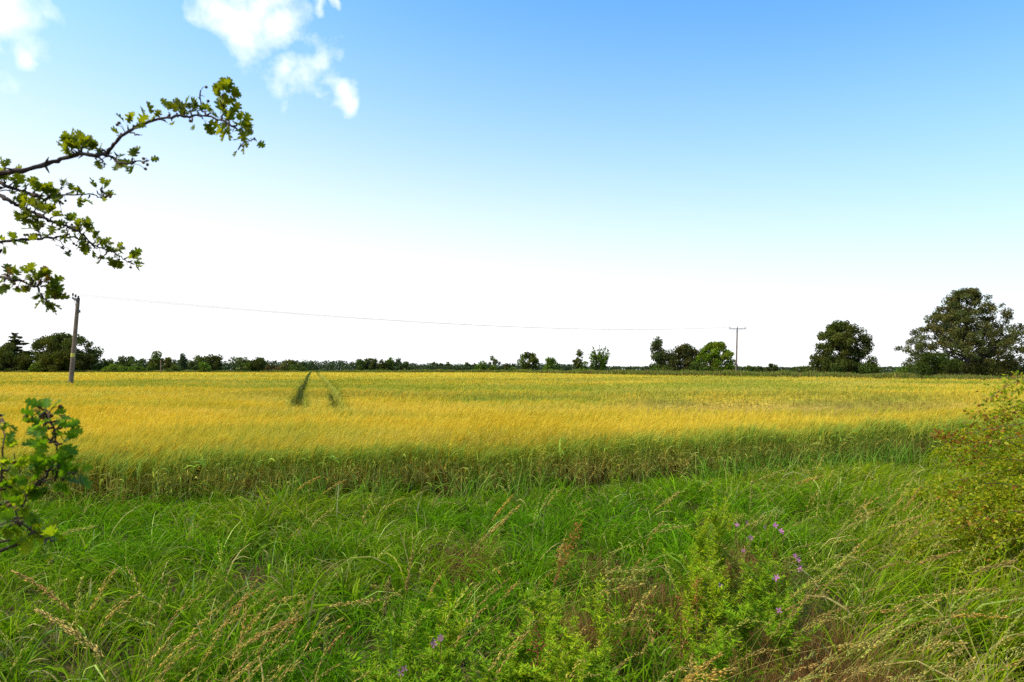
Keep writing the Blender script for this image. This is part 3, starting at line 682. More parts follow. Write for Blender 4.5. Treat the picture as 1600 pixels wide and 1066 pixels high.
tree(476, 13, 563, 272, 'small dark round tree above the left wheel track', 'round', BL, 1.2)
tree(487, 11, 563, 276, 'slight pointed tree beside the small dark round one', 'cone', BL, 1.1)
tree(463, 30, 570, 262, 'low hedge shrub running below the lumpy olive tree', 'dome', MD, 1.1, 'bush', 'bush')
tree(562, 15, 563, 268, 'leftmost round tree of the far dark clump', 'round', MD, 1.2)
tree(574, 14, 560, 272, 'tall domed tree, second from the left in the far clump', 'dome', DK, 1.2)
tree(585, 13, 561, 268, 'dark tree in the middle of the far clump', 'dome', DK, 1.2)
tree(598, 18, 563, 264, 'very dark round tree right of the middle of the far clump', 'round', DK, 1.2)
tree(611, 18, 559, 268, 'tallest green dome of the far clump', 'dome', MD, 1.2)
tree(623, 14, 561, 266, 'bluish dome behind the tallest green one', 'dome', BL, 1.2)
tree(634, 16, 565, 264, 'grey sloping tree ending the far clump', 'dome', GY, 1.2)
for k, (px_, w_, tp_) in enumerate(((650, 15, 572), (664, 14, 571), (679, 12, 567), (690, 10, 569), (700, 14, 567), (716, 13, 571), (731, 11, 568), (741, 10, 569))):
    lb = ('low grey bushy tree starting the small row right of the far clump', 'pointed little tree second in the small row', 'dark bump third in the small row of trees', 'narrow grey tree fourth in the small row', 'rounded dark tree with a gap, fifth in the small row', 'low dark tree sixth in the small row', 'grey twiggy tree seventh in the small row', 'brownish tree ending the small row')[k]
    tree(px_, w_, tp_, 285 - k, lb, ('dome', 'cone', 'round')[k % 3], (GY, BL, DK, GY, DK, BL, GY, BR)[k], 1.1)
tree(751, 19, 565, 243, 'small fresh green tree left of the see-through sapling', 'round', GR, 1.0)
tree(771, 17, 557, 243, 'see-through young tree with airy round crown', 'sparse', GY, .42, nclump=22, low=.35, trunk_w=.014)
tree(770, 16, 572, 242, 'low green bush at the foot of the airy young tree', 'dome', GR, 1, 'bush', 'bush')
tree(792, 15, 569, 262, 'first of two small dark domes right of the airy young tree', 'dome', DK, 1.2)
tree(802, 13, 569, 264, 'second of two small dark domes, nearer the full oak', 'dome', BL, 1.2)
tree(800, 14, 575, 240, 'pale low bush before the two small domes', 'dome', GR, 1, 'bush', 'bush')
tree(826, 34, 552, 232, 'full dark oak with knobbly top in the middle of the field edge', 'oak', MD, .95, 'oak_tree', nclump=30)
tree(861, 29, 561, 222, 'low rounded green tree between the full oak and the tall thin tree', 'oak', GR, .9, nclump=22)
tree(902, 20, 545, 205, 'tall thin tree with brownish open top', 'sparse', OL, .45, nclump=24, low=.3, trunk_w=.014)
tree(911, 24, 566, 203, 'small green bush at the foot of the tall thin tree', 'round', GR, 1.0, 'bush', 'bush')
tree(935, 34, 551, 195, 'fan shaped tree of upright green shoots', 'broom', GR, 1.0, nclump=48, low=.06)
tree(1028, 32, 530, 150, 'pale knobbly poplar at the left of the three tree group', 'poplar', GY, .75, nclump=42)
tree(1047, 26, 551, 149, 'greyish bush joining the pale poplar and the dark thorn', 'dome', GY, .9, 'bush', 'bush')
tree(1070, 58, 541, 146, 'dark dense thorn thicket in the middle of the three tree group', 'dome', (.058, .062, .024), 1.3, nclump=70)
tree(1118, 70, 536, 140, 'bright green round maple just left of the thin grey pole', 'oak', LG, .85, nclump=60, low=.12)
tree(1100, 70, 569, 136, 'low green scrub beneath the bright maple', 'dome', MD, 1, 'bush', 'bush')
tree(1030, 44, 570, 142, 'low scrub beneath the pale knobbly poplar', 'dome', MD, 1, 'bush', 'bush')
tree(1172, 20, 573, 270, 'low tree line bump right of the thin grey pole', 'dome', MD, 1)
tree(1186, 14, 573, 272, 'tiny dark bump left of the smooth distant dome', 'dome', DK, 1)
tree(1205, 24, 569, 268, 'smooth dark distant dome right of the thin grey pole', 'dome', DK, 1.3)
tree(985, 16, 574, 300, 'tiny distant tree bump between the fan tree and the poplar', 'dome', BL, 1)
tree(1315, 86, 503, 104, 'stout dark oak standing alone on the hedge', 'oak', (.062, .072, .018), 1.5, 'oak_tree', nclump=190, low=.04, trunk_w=.035)
tree(1300, 112, 564, 103, 'bramble bank under the lone stout oak', 'dome', MD, 1.1, 'bush', 'bush', low=0)
tree(1362, 34, 568, 100, 'green shrub at the right foot of the lone oak', 'dome', MD, 1.1, 'bush', 'bush', low=0)
tree(1249, 30, 572, 108, 'small bramble at the left end of the bank', 'dome', MD, 1.1, 'bush', 'bush', low=0)
tree(1411, 22, 566, 92, 'little airy sapling left of the great ash', 'sparse', GY, .6, nclump=16, low=.2, trunk_w=.012)
tree(1512, 182, 449, 80, 'great spreading ash tree with visible limbs at the right', 'ash', (.085, .088, .034), .95, 'ash_tree', nclump=420, low=.15, trunk_w=.030)
tree(1464, 92, 556, 77, 'round green bush beneath the left side of the great ash', 'dome', MD, 1.2, 'bush', 'bush', low=0)
tree(1420, 60, 571, 84, 'low bramble left of the round green bush', 'dome', GR, 1.1, 'bush', 'bush', low=0)
tree(1545, 80, 562, 76, 'brownish scrub right of the great ash trunk', 'dome', OL, 1.2, 'bush', 'bush', low=0)
tree(1610, 60, 566, 74, 'blue-green scrub cut by the right edge beneath the great ash', 'dome', BL, 1.2, 'bush', 'bush', low=0)

# far low woodland and the weedy verges: masses nobody could count
def leaf_mass(name, pts, label, cat, mat, cols, leaf):
    n = len(pts); C = cols[RNG.integers(0, len(cols), n)] * RNG.uniform(.65, 1.35, n)[:, None]
    V, F, CC = scatter(LEAF_V, LEAF_Q, rand_rot(n), pts, leaf * RNG.uniform(.6, 1.3, n), C)
    s = Soup(); s.add(V, F, None, CC); return tag(s.build(name, mat), label, cat, kind='stuff')
def make_far():
    n = 90000
    px = RNG.uniform(-200, 1800, n); Y = np.where(RNG.random(n) < .5, RNG.uniform(300, 330, n), RNG.uniform(268, 285, n))
    prof = np.interp(px, [-200, 100, 430, 490, 500, 520, 545, 560, 650, 760, 860, 880, 900, 1000, 1100, 1800], [14, 14.5, 13, 12, 12, 12.5, 11.5, 12, 8, 7, 7.5, 9, 5, 4, 3.5, 3.5])
    top = prof * (1 + .35 * (fbm(px * .11, px * 0, 101, 3) - .5) * 2) + np.where(Y < 290, -2.5, 0)
    z = EYE + RNG.random(n) ** 1.0 * top / FPX * Y
    z = np.where(RNG.random(n) < .5, RNG.uniform(0, 1, n) * z, z)
    P = np.stack([(px - 800) / FPX * Y, Y, z], -1)
    keep = ~((Y < 290) & (px > 900))
    leaf_mass('far_treeline', P[keep], 'low dark woodland closing the horizon beyond the field', 'woodland', M_tree, np.array([MD, DK, BL, GY]), .62)
    # verge of weeds and rough grass just beyond the crop
    s = Soup(); n = 60000
    px = RNG.uniform(-120, 1700, n)
    X = np.interp(px, [-120, 0, 450, 800, 900, 1000, 1150, 1300, 1500, 1700], [-215, -187, -82, 0, 16, 25, 35, 41.7, 46.5, 50])
    Yf = y_far(X); d = RNG.random(n) ** 1.2 * 9; Y = Yf + .4 + d
    hh = np.interp(px, [-120, 440, 560, 760, 960, 1160, 1250, 1420, 1700], [1.3, 1.2, 1.3, 1.6, 1.55, 1.45, 1.4, 1.2, 1.2]) * (.65 + .7 * fbm(X * .35, Y * .2, 111, 3))
    c = np.array([[.24, .26, .04], [.34, .28, .07], [.18, .25, .03], [.30, .20, .07]])[RNG.integers(0, 4, n)] * RNG.uniform(.6, 1.2, n)[:, None]
    s.add(*strips(np.stack([X, Y, Y * 0], -1), RNG.uniform(0, 6.3, n), hh * RNG.uniform(.5, 1.1, n), RNG.uniform(0, .3, n), RNG.uniform(0, .6, n), .0011 * Yf + .03, 2, c * .8, c, .7))
    tag(s.build('verge_weeds', M_grass), 'rough weeds and uncut grass along the far edge of the barley', 'rough grass', kind='stuff')
make_far()
#PART3
# ------------------------------------------------------------------ hawthorn leaves, branches
def lobed_leaf():
    """a deeply cut hawthorn leaf, 1 long from petiole foot to tip along +Y"""
    half = [(0, .22), (.10, .27), (.30, .34), (.36, .44), (.22, .47), (.16, .50), (.38, .60), (.42, .70), (.30, .73), (.15, .72), (.26, .84), (.22, .93), (.10, .90), (0, 1.0)]
    V = [(0, 0, 0), (.014, .0, 0), (0, .22, .0)]
    R = [(x, y, .16 * x * x * 4 - .10 * (y - .5) ** 2) for x, y in half]; L = [(-x, y, z) for x, y, z in R[1:-1]]
    mid = [(0, y, -.015 - .10 * (y - .5) ** 2) for y in (.30, .42, .52, .62, .72, .84)]
    pts = [(-.012, 0, 0), (.012, 0, 0), (.010, .24, 0), (-.010, .24, 0)]
    V = pts + mid + R + L
    m0 = 4; r0 = 4 + len(mid); l0 = r0 + len(R)
    T = [(0, 1, 2), (0, 2, 3)]
    mids = [0, 0, 0, 1, 1, 2, 3, 3, 4, 4, 5, 5, 5, 5]
    ridx = [r0 + i for i in range(len(R))]; lidx = [r0] + [l0 + i for i in range(len(L))] + [r0 + len(R) - 1]
    for idx, flip in ((ridx, 0), (lidx, 1)):
        for i in range(len(idx) - 1):
            a, b = m0 + mids[i], m0 + mids[i + 1]
            t = [(a, idx[i], idx[i + 1])] + ([(a, idx[i + 1], b)] if a != b else [])
            T += [(q[0], q[2], q[1]) if flip else q for q in t]
    return np.array(V), np.array(T)
HL_V, HL_T = lobed_leaf(); HL_V = HL_V * np.array([.86, 1, 1])
def berry_proto():
    V = []; T = []
    for i, (z, r) in enumerate(((-.5, .0), (-.42, .28), (-.15, .44), (.15, .42), (.38, .26), (.5, .10))):
        for k in range(7): a = k / 7 * 2 * math.pi; V.append((r * math.cos(a), z, r * math.sin(a)))
    for i in range(5):
        for k in range(7):
            a = i * 7 + k; b = i * 7 + (k + 1) % 7; T += [(a, b, b + 7), (a, b + 7, a + 7)]
    return np.array(V), np.array(T)
BE_V, BE_T = berry_proto()
def smooth_path(pts, n):
    P = np.asarray(pts, float); t = np.linspace(0, 1, len(P)); u = np.linspace(0, 1, n)
    out = []
    for x in u:
        i = min(int(x * (len(P) - 1)), len(P) - 2); f = x * (len(P) - 1) - i
        p0, p1, p2, p3 = P[max(i - 1, 0)], P[i], P[i + 1], P[min(i + 2, len(P) - 1)]
        out.append(.5 * ((2 * p1) + (-p0 + p2) * f + (2 * p0 - 5 * p1 + 4 * p2 - p3) * f * f + (-p0 + 3 * p1 - 3 * p2 + p3) * f ** 3))
    return np.array(out)

def hawthorn_tree():
    base = np.array([-2.75, .95, 0.0])
    root = empty('hawthorn_tree', base, 'hawthorn whose lobed leafy branches with small berries reach in from the left edge', 'hawthorn tree')
    bark = np.array([.075, .045, .032])
    s = Soup(); s.tube(smooth_path([(0, 0, -.1), (.05, 0, .6), (.0, .05, 1.2), (.1, 0, 1.8), (.1, .1, 2.5), (.15, .05, 3.1)], 16), np.linspace(.11, .035, 16), 9, bark); s.build('trunk', M_bark, root, True)
    def seg_pts(pl, D, wob=.0):
        out = []
        for i, (x, y) in enumerate(pl):
            out.append(at(x, y, D + wob * math.sin(i * 1.7)) - base)
        return out
    LC1 = np.array([.17, .18, .007]); LC2 = np.array([.22, .22, .008]); LC3 = np.array([.12, .15, .007]); RED = np.array([.24, .12, .02])
    def branch(D, start, stems, clusters, berries, size, leafcols, scatter_n=0, mult=1.35):
        wood = Soup(); lv = Soup(); be = Soup()
        allp = []
        for k, (pl, ra, rb) in enumerate(stems):
            P = seg_pts(pl, D, .02)
            if k == 0: P = [np.array(start)] + P
            m = max(8, len(P) * 4); PP = smooth_path(P, m)
            wob = RNG.normal(0, .0012, (m, 3)); PP = PP + wob
            rr = np.linspace(ra, rb, m) * (1 + .12 * RNG.normal(0, 1, m)).clip(.8, 1.35)
            wood.tube(PP, rr, 8, bark)
            allp.append(PP[4 if k == 0 else 0:])
            for q in range(3 + m // 7):        # knots and thorns
                i = RNG.integers(2 if k else 6, m - 1); d = RNG.normal(0, 1, 3); d /= np.linalg.norm(d)
                wood.tube([PP[i], PP[i] + d * rr[i] * 2.0, PP[i] + d * (rr[i] * 2.2 + .008)], [rr[i] * .5, rr[i] * .45, .0006], 5, bark)
        def leaves(o, dirs, sz):
            n = len(dirs); dirs = np.asarray(dirs, float)
            c = np.array([leafcols[random.randrange(len(leafcols))] for _ in range(n)]) * RNG.uniform(.75, 1.25, n)[:, None]
            V, F, CC = scatter(HL_V, HL_T, frame_rot(dirs, RNG.uniform(-1.3, 1.3, n)), np.asarray(o), sz, c)
            lv.add(V, None, F, CC)
        def rosette(o, aim, spread, n, sz):
            """a short spur carrying a fan of leaves that reach toward AIM"""
            L = np.linalg.norm(aim - o); tip = o + (aim - o) * .42 + RNG.normal(0, .002, 3)
            wood.tube([o, (o + tip) / 2 + RNG.normal(0, .002, 3), tip], [.0022, .0018, .0013], 5, bark)
            d0 = (aim - o) / (L + 1e-6)
            d = d0[None] + RNG.normal(0, spread, (n, 3)); d /= np.linalg.norm(d, axis=1)[:, None]
            oo = tip + (aim - o)[None] * RNG.uniform(-.25, .25, n)[:, None] + RNG.normal(0, .002, (n, 3))
            leaves(oo, d, sz * RNG.uniform(.65, 1.15, n))
        for (ox, oy, ax, ay, n, spr) in clusters:
            o = at(ox, oy, D) - base; a = at(ax, ay, D + random.uniform(-.03, .03)) - base
            rosette(o, a, spr, int(n * mult + .5) if n > 1 else 1, size * 1.05)
        if scatter_n:
            A = np.concatenate(allp)
            for q in range(scatter_n):
                o = A[RNG.integers(0, len(A))]; d = RNG.normal(0, 1, 3); d[2] = d[2] * .8 + .15; d /= np.linalg.norm(d)
                rosette(o, o + d * size * random.uniform(.5, .9), .55, random.choice((2, 3, 4, 5)), size * random.uniform(.7, 1))
                if random.random() < .3:
                    p = o + d * size * .7 + RNG.normal(0, .006, 3); berries = berries + [p]
        for bq in berries:
            p = at(bq[0], bq[1], D) - base if len(bq) == 2 else np.asarray(bq)
            A = np.concatenate(allp); near = A[np.argmin(((A - p) ** 2).sum(1))]
            m = (near + p) / 2 + np.array([0, 0, .004]); wood.tube([near, m, p], .0006, 4, bark * 1.4)
            for z in range(random.choice((1, 1, 2))):
                pp = p + RNG.normal(0, .004, 3) * z; dd = RNG.normal(0, 1, (1, 3))
                V, F, CC = scatter(BE_V, BE_T, frame_rot(dd, np.zeros(1)), pp[None], np.array([.0072]), np.array([[.16, .08, .02]]) * random.uniform(.7, 1.4)); be.add(V, None, F, CC)
        w = wood.build('branch', M_bark, root, True)
        lv.build('leaf_cluster', M_leaf, w)
        if be.n: be.build('berry_cluster', M_berry, w, True)
        return w
    YG = [LC1, LC2, LC1, LC2, LC3]; DG = [LC3, LC1, LC1, LC2]
    # the long arching upper branch
    branch(1.40, (.1, .05, 2.05), [
        ([(-120, 300), (-40, 280), (0, 271), (40, 265), (75, 256), (100, 247), (125, 241), (150, 243), (165, 240), (175, 230), (185, 217), (205, 203), (225, 193), (250, 186), (275, 183), (300, 182), (320, 181), (345, 188), (365, 198), (378, 208), (384, 217)], .0056, .0014),
        ([(160, 242), (176, 246), (183, 254), (203, 256), (210, 252), (231, 252)], .0032, .0010),
        ([(150, 243), (158, 250), (163, 258)], .0025, .0010),
        ([(321, 181), (314, 165), (312, 142)], .0022, .0012), ([(346, 187), (350, 166), (346, 146)], .0020, .0009),
        ([(188, 214), (200, 206), (217, 212)], .0022, .0013), ([(262, 184), (266, 177)], .002, .001), ([(384, 217), (392, 220), (397, 216)], .0012, .0006), ([(384, 217), (377, 226)], .001, .0006)],
        [(118, 242, 102, 212, 6, .45), (125, 241, 122, 205, 6, .4), (138, 242, 138, 228, 6, .6), (150, 243, 158, 232, 5, .5), (112, 244, 98, 228, 4, .4), (130, 241, 112, 222, 5, .5), (127, 240, 133, 215, 4, .4),
         (150, 246, 152, 258, 2, .3), (180, 250, 188, 240, 3, .5), (183, 254, 186, 262, 3, .5), (205, 254, 207, 240, 2, .3), (212, 252, 200, 262, 2, .6), (228, 252, 238, 251, 1, .2),
         (201, 204, 199, 189, 2, .4), (208, 202, 217, 192, 2, .4), (190, 212, 180, 206, 1, .2), (222, 195, 232, 191, 1, .2), (238, 189, 244, 176, 2, .3), (222, 194, 226, 180, 1, .3),
         (265, 183, 264, 160, 4, .4), (278, 183, 276, 163, 5, .45), (288, 182, 292, 158, 6, .45), (300, 181, 304, 163, 5, .45), (310, 181, 309, 168, 3, .5), (322, 181, 326, 168, 2, .4),
         (350, 165, 334, 144, 3, .4), (348, 155, 348, 134, 4, .4), (349, 155, 363, 143, 4, .4), (350, 168, 358, 158, 3, .5),
         (346, 187, 344, 170, 4, .5), (352, 190, 366, 174, 5, .5), (358, 194, 352, 182, 4, .5), (364, 197, 376, 186, 4, .5), (355, 192, 348, 204, 3, .5), (374, 204, 386, 196, 4, .5), (381, 212, 388, 204, 3, .6), (357, 196, 350, 214, 2, .35), (380, 213, 380, 224, 2, .5),
         (397, 216, 408, 223, 1, .1), (377, 226, 374, 240, 1, .1), (300, 184, 301, 203, 1, .2), (312, 182, 318, 193, 2, .3), (268, 185, 266, 193, 1, .1), (8, 270, 4, 248, 2, .4), (15, 270, 20, 262, 3, .5)],
        [(183, 195), (186, 192), (224, 248), (227, 264), (224, 254), (325, 158), (383, 185), (334, 137), (322, 136), (297, 189), (352, 132)], .030, YG)
    # middle branches
    branch(1.70, (.1, .1, 1.80), [
        ([(-110, 270), (-40, 278), (0, 285), (8, 291), (25, 296), (41, 300), (56, 305), (68, 311), (78, 309), (91, 305), (116, 304), (145, 305), (157, 309)], .0055, .0012),
        ([(157, 308), (159, 301), (161, 291)], .0014, .0008), ([(91, 305), (93, 297), (96, 288)], .0014, .0008), ([(-30, 296), (12, 297), (40, 302)], .002, .001)],
        [(157, 305, 150, 292, 3, .4), (159, 300, 164, 283, 3, .35), (160, 306, 172, 300, 3, .4), (140, 305, 136, 317, 3, .4), (128, 305, 126, 318, 2, .3), (120, 304, 122, 296, 3, .4), (96, 296, 97, 284, 4, .4), (104, 304, 108, 294, 2, .4), (88, 306, 80, 314, 4, .5),
         (20, 294, 30, 280, 4, .5), (35, 298, 46, 282, 5, .5), (50, 303, 60, 288, 5, .5), (62, 308, 72, 292, 5, .5), (45, 302, 36, 312, 4, .5), (72, 310, 88, 300, 4, .5), (60, 308, 54, 320, 4, .5), (10, 290, 16, 276, 5, .5), (28, 296, 20, 306, 3, .5), (70, 310, 76, 330, 4, .5), (5, 287, 6, 276, 4, .5), (78, 309, 66, 300, 4, .5)],
        [(93, 310), (94, 315), (102, 314), (165, 308), (172, 308), (97, 336), (66, 354)], .029, YG + DG, 4)
    branch(1.66, (.1, .05, 1.62), [
        ([(-110, 268), (-40, 290), (0, 306), (17, 316), (31, 322), (45, 330), (62, 336), (74, 344), (89, 348), (103, 353), (116, 359), (128, 365), (140, 377), (157, 388), (175, 394), (192, 404), (206, 412)], .0055, .0009),
        ([(62, 336), (58, 350), (60, 364)], .0014, .0008)],
        [(30, 322, 34, 334, 5, .6), (42, 328, 40, 316, 5, .6), (52, 333, 62, 320, 5, .6), (48, 331, 46, 340, 5, .6), (64, 337, 74, 326, 5, .5), (78, 345, 88, 332, 4, .5), (58, 350, 52, 342, 3, .4), (60, 360, 62, 368, 2, .5), (60, 362, 44, 358, 2, .4), (84, 347, 84, 362, 2, .3),
         (103, 353, 110, 342, 3, .4), (118, 360, 120, 347, 4, .4), (112, 357, 96, 350, 4, .5), (124, 363, 132, 350, 3, .4), (106, 355, 100, 364, 3, .5), (128, 366, 142, 362, 4, .5), (134, 371, 130, 382, 4, .5),
         (145, 381, 150, 368, 4, .5), (152, 386, 164, 376, 5, .5), (160, 389, 172, 380, 5, .5), (168, 392, 160, 402, 4, .5), (178, 395, 190, 386, 5, .5), (186, 400, 182, 414, 5, .5), (194, 405, 206, 398, 5, .5), (200, 409, 210, 404, 3, .5), (205, 411, 212, 414, 3, .5), (182, 397, 178, 412, 4, .5), (116, 360, 148, 345, 1, .1)],
        [(90, 352), (92, 358), (112, 351), (66, 353), (157, 400), (204, 418), (130, 345), (105, 366)], .028, DG + YG, 5)
    branch(1.72, (.05, .0, 1.42), [
        ([(-120, 392), (-50, 384), (0, 378), (21, 376), (47, 373), (62, 373), (83, 371), (103, 371), (116, 371), (132, 375), (140, 381), (153, 390)], .0050, .0012),
        ([(86, 371), (96, 380), (100, 388)], .0012, .0007)],
        [(10, 377, 18, 370, 4, .5), (22, 376, 32, 370, 4, .5), (4, 378, 8, 388, 2, .4), (100, 388, 86, 386, 1, .2), (98, 385, 106, 395, 2, .4), (120, 372, 128, 365, 3, .5), (134, 377, 136, 388, 3, .5), (145, 384, 146, 394, 1, .2), (64, 372, 60, 362, 2, .4), (104, 371, 106, 362, 3, .5)],
        [(60, 367), (74, 368), (56, 366), (104, 367), (115, 381), (109, 392), (38, 367), (43, 367)], .027, DG)
    branch(1.42, (.05, -.05, 1.30), [
        ([(-120, 420), (-50, 428), (0, 433), (21, 438), (37, 441), (54, 448), (64, 443)], .0045, .0014), ([(58, 446), (62, 458), (72, 468)], .002, .001), ([(60, 444), (72, 438), (82, 436)], .0018, .001)],
        [(15, 437, 18, 428, 4, .5), (20, 438, 14, 450, 4, .5), (8, 435, 4, 444, 3, .5), (26, 439, 22, 426, 3, .5), (48, 445, 48, 420, 3, .35), (54, 447, 60, 424, 5, .4), (60, 444, 72, 430, 5, .4), (70, 439, 90, 436, 4, .3), (78, 437, 84, 446, 4, .4), (64, 448, 80, 452, 4, .4), (52, 447, 40, 446, 5, .5), (60, 452, 56, 464, 3, .4), (64, 460, 72, 474, 5, .5), (70, 466, 82, 462, 5, .5), (72, 468, 78, 480, 4, .4)],
        [(8, 446), (62, 440), (84, 462), (86, 466), (27, 449)], .030, [LC1, LC1, LC2, LC1, LC2, LC3, LC1, RED, LC3])
    # leafy shoots lower down, against the field
    GSH = [np.array([.14, .25, .008]), np.array([.19, .29, .008]), np.array([.11, .21, .008])]; YSH = [np.array([.33, .37, .012]), np.array([.25, .32, .010])]
    branch(1.02, (.0, -.1, 1.0), [
        ([(-120, 860), (-50, 820), (20, 780), (60, 755), (82, 725), (88, 700), (84, 672), (76, 650), (70, 640)], .0028, .0009),
        ([(60, 755), (90, 745), (118, 735)], .0013, .0007), ([(20, 780), (30, 740), (20, 710)], .0013, .0007)],
        [(76, 652, 62, 636, 4, .4), (74, 650, 92, 640, 4, .4), (80, 662, 104, 656, 5, .4), (82, 668, 56, 668, 5, .5), (84, 676, 108, 680, 5, .5), (86, 690, 66, 698, 5, .5), (86, 694, 112, 700, 4, .4), (84, 682, 60, 685, 5, .5), (78, 660, 74, 672, 5, .6), (72, 645, 44, 652, 3, .3), (84, 672, 118, 668, 3, .3),
         (86, 712, 66, 720, 5, .6), (84, 720, 104, 712, 6, .6), (74, 740, 60, 728, 6, .6), (80, 735, 100, 736, 6, .6), (100, 742, 116, 730, 6, .6), (100, 742, 104, 756, 5, .6), (112, 738, 130, 744, 4, .5), (64, 752, 50, 740, 6, .6), (64, 752, 70, 768, 5, .6), (86, 746, 84, 762, 5, .6), (88, 745, 96, 700, 4, .6)],
        [(44, 645), (40, 651), (44, 658), (62, 636), (94, 636), (66, 652), (72, 656), (80, 650), (42, 796)], .026, GSH, 1, 1.0)
    branch(.98, (.0, -.15, .9), [
        ([(-120, 900), (-60, 860), (-20, 830), (20, 815), (55, 832), (82, 846)], .0026, .0008), ([(-30, 835), (-10, 790), (2, 740), (6, 690), (2, 655)], .0018, .0008), ([(20, 815), (34, 792), (40, 770)], .0013, .0007)],
        [(4, 700, 14, 690, 5, .6), (2, 720, 18, 728, 6, .6), (0, 745, 24, 748, 7, .6), (-4, 765, 20, 772, 7, .6), (-8, 785, 16, 796, 7, .6), (38, 780, 54, 770, 5, .6), (36, 790, 24, 782, 6, .6), (10, 815, 12, 838, 6, .6), (25, 816, 34, 800, 6, .6), (30, 818, 30, 842, 5, .5), (45, 826, 56, 816, 6, .6), (52, 832, 48, 850, 4, .5), (64, 838, 78, 830, 5, .5), (72, 842, 70, 858, 4, .5), (80, 845, 92, 850, 3, .4), (-6, 800, -2, 815, 6, .6), (2, 655, 8, 668, 3, .5), (2, 650, 4, 636, 2, .4), (2, 735, 34, 722, 5, .6), (0, 760, 40, 760, 5, .6)],
        [(22, 722), (14, 790)], .025, YSH + GSH[:1], 1, 1.2)
hawthorn_tree()

# ------------------------------------------------------------------ bush at the right edge
SM_V = np.array([[0, 0, 0], [.32, .35, .05], [.28, .75, .04], [0, 1, -.04], [-.28, .75, .04], [-.32, .35, .05], [0, .5, -.02]])
SM_T = np.array([[0, 1, 6], [1, 2, 6], [2, 3, 6], [3, 4, 6], [4, 5, 6], [5, 0, 6]])
def edge_bush():
    base = np.array([4.74, 5.2, 0.0])
    root = empty('hedge_bush', base, 'yellow-green thorn bush with rusty leaf tips spilling in from the right edge', 'bush')
    bark = np.array([.20, .13, .05])
    wood = Soup(); lv = Soup(); be = Soup()
    def spray(P, dens, fan, sz, reds):
        m = len(P); L = np.linalg.norm(P[-1] - P[0]); n = int(dens * L / .01)
        idx = RNG.random(n) ** .8 * (m - 1.001); i = idx.astype(int); f = (idx - i)[:, None]; C = P[i] * (1 - f) + P[i + 1] * f
        g = RNG.normal(0, 1, (n, 3)) * fan * (1 - .35 * (idx / m))[:, None]; g[:, 2] *= .55
        tone = np.array([[.31, .35, .010], [.22, .30, .009], [.40, .39, .012], [.44, .37, .02]])[RNG.integers(0, 4, n)]
        red = RNG.random(n) < reds; tone[red] = np.array([.34, .13, .025])
        d = g + RNG.normal(0, .03, (n, 3)) + (P[-1] - P[0])[None] * .05
        V, F, CC = scatter(SM_V, SM_T, frame_rot(d, RNG.uniform(-1.5, 1.5, n)), C + g, sz * RNG.uniform(.7, 1.3, n), tone * RNG.uniform(.65, 1.25, n)[:, None]); lv.add(V, None, F, CC)
    for k in range(11):
        a = RNG.uniform(0, 6.28); r = RNG.uniform(0, .25); p0 = np.array([r * math.cos(a), r * math.sin(a), -.05]); a2 = a + RNG.normal(0, .5)
        wood.tube(smooth_path([p0, p0 + [.1 * math.cos(a2), .1 * math.sin(a2), .6], p0 + [.35 * math.cos(a2), .35 * math.sin(a2), 1.2]], 10), np.linspace(.022, .008, 10), 6, bark)
    for k in range(420):
        a = RNG.uniform(0, 6.28); el = RNG.uniform(-.15, 1.25); rr = 1.30 * RNG.uniform(.55, 1.0) * (1 + .2 * math.sin(a * 5 + k % 3))
        e = np.array([rr * math.cos(a) * math.cos(el), rr * 1.0 * math.sin(a) * math.cos(el), .42 + 1.05 * math.sin(el)])
        s0 = np.array([.2 * math.cos(a), .2 * math.sin(a), RNG.uniform(.3, 1.0)])
        P = smooth_path([s0, (s0 + e) / 2 + [0, 0, .12], e, e + (e - s0) * .12 - [0, 0, .07]], 9)
        wood.tube(P, np.linspace(.0045, .001, 9), 4, bark, cap=False); spray(P[3:], 5.5, .042, .024, .01 + .22 * (RNG.random() < .07))
    # arching sprays that reach out over the field
    for pts, D, dn, rd in (([(1620, 590), (1590, 596), (1560, 612), (1535, 632), (1522, 650)], 4.3, .5, .35), ([(1620, 600), (1585, 612), (1560, 628)], 4.4, 1.0, .1), ([(1600, 640), (1560, 650), (1530, 665)], 4.4, .8, .5),
                       ([(1610, 660), (1560, 668), (1520, 676), (1478, 682)], 4.3, .9, .35), ([(1600, 680), (1550, 690), (1500, 690), (1466, 678)], 4.25, .9, .45), ([(1600, 720), (1540, 715), (1490, 722)], 4.3, 1.0, .2), ([(1610, 600), (1598, 588)], 4.2, 1.5, .2),
                       ([(1600, 760), (1540, 756), (1495, 770)], 4.3, 1.0, .15), ([(1605, 800), (1560, 800), (1520, 822)], 4.2, 1.0, .1), ([(1605, 840), (1570, 845), (1545, 868)], 4.1, 1.0, .1), ([(1560, 668), (1540, 690), (1525, 705)], 4.35, .8, .2), ([(1610, 625), (1575, 640), (1556, 660)], 4.4, 1.2, .1)):
        P = smooth_path([at(x, y, D) - base for x, y in pts], 14)
        wood.tube(P, np.linspace(.0035, .0008, 14), 4, bark, cap=False); spray(P, dn * 5.0, .045, .022, rd)
    w = wood.build('branch_work', M_bark, root); lv.build('leaf_cluster', M_leaf, root)
edge_bush()

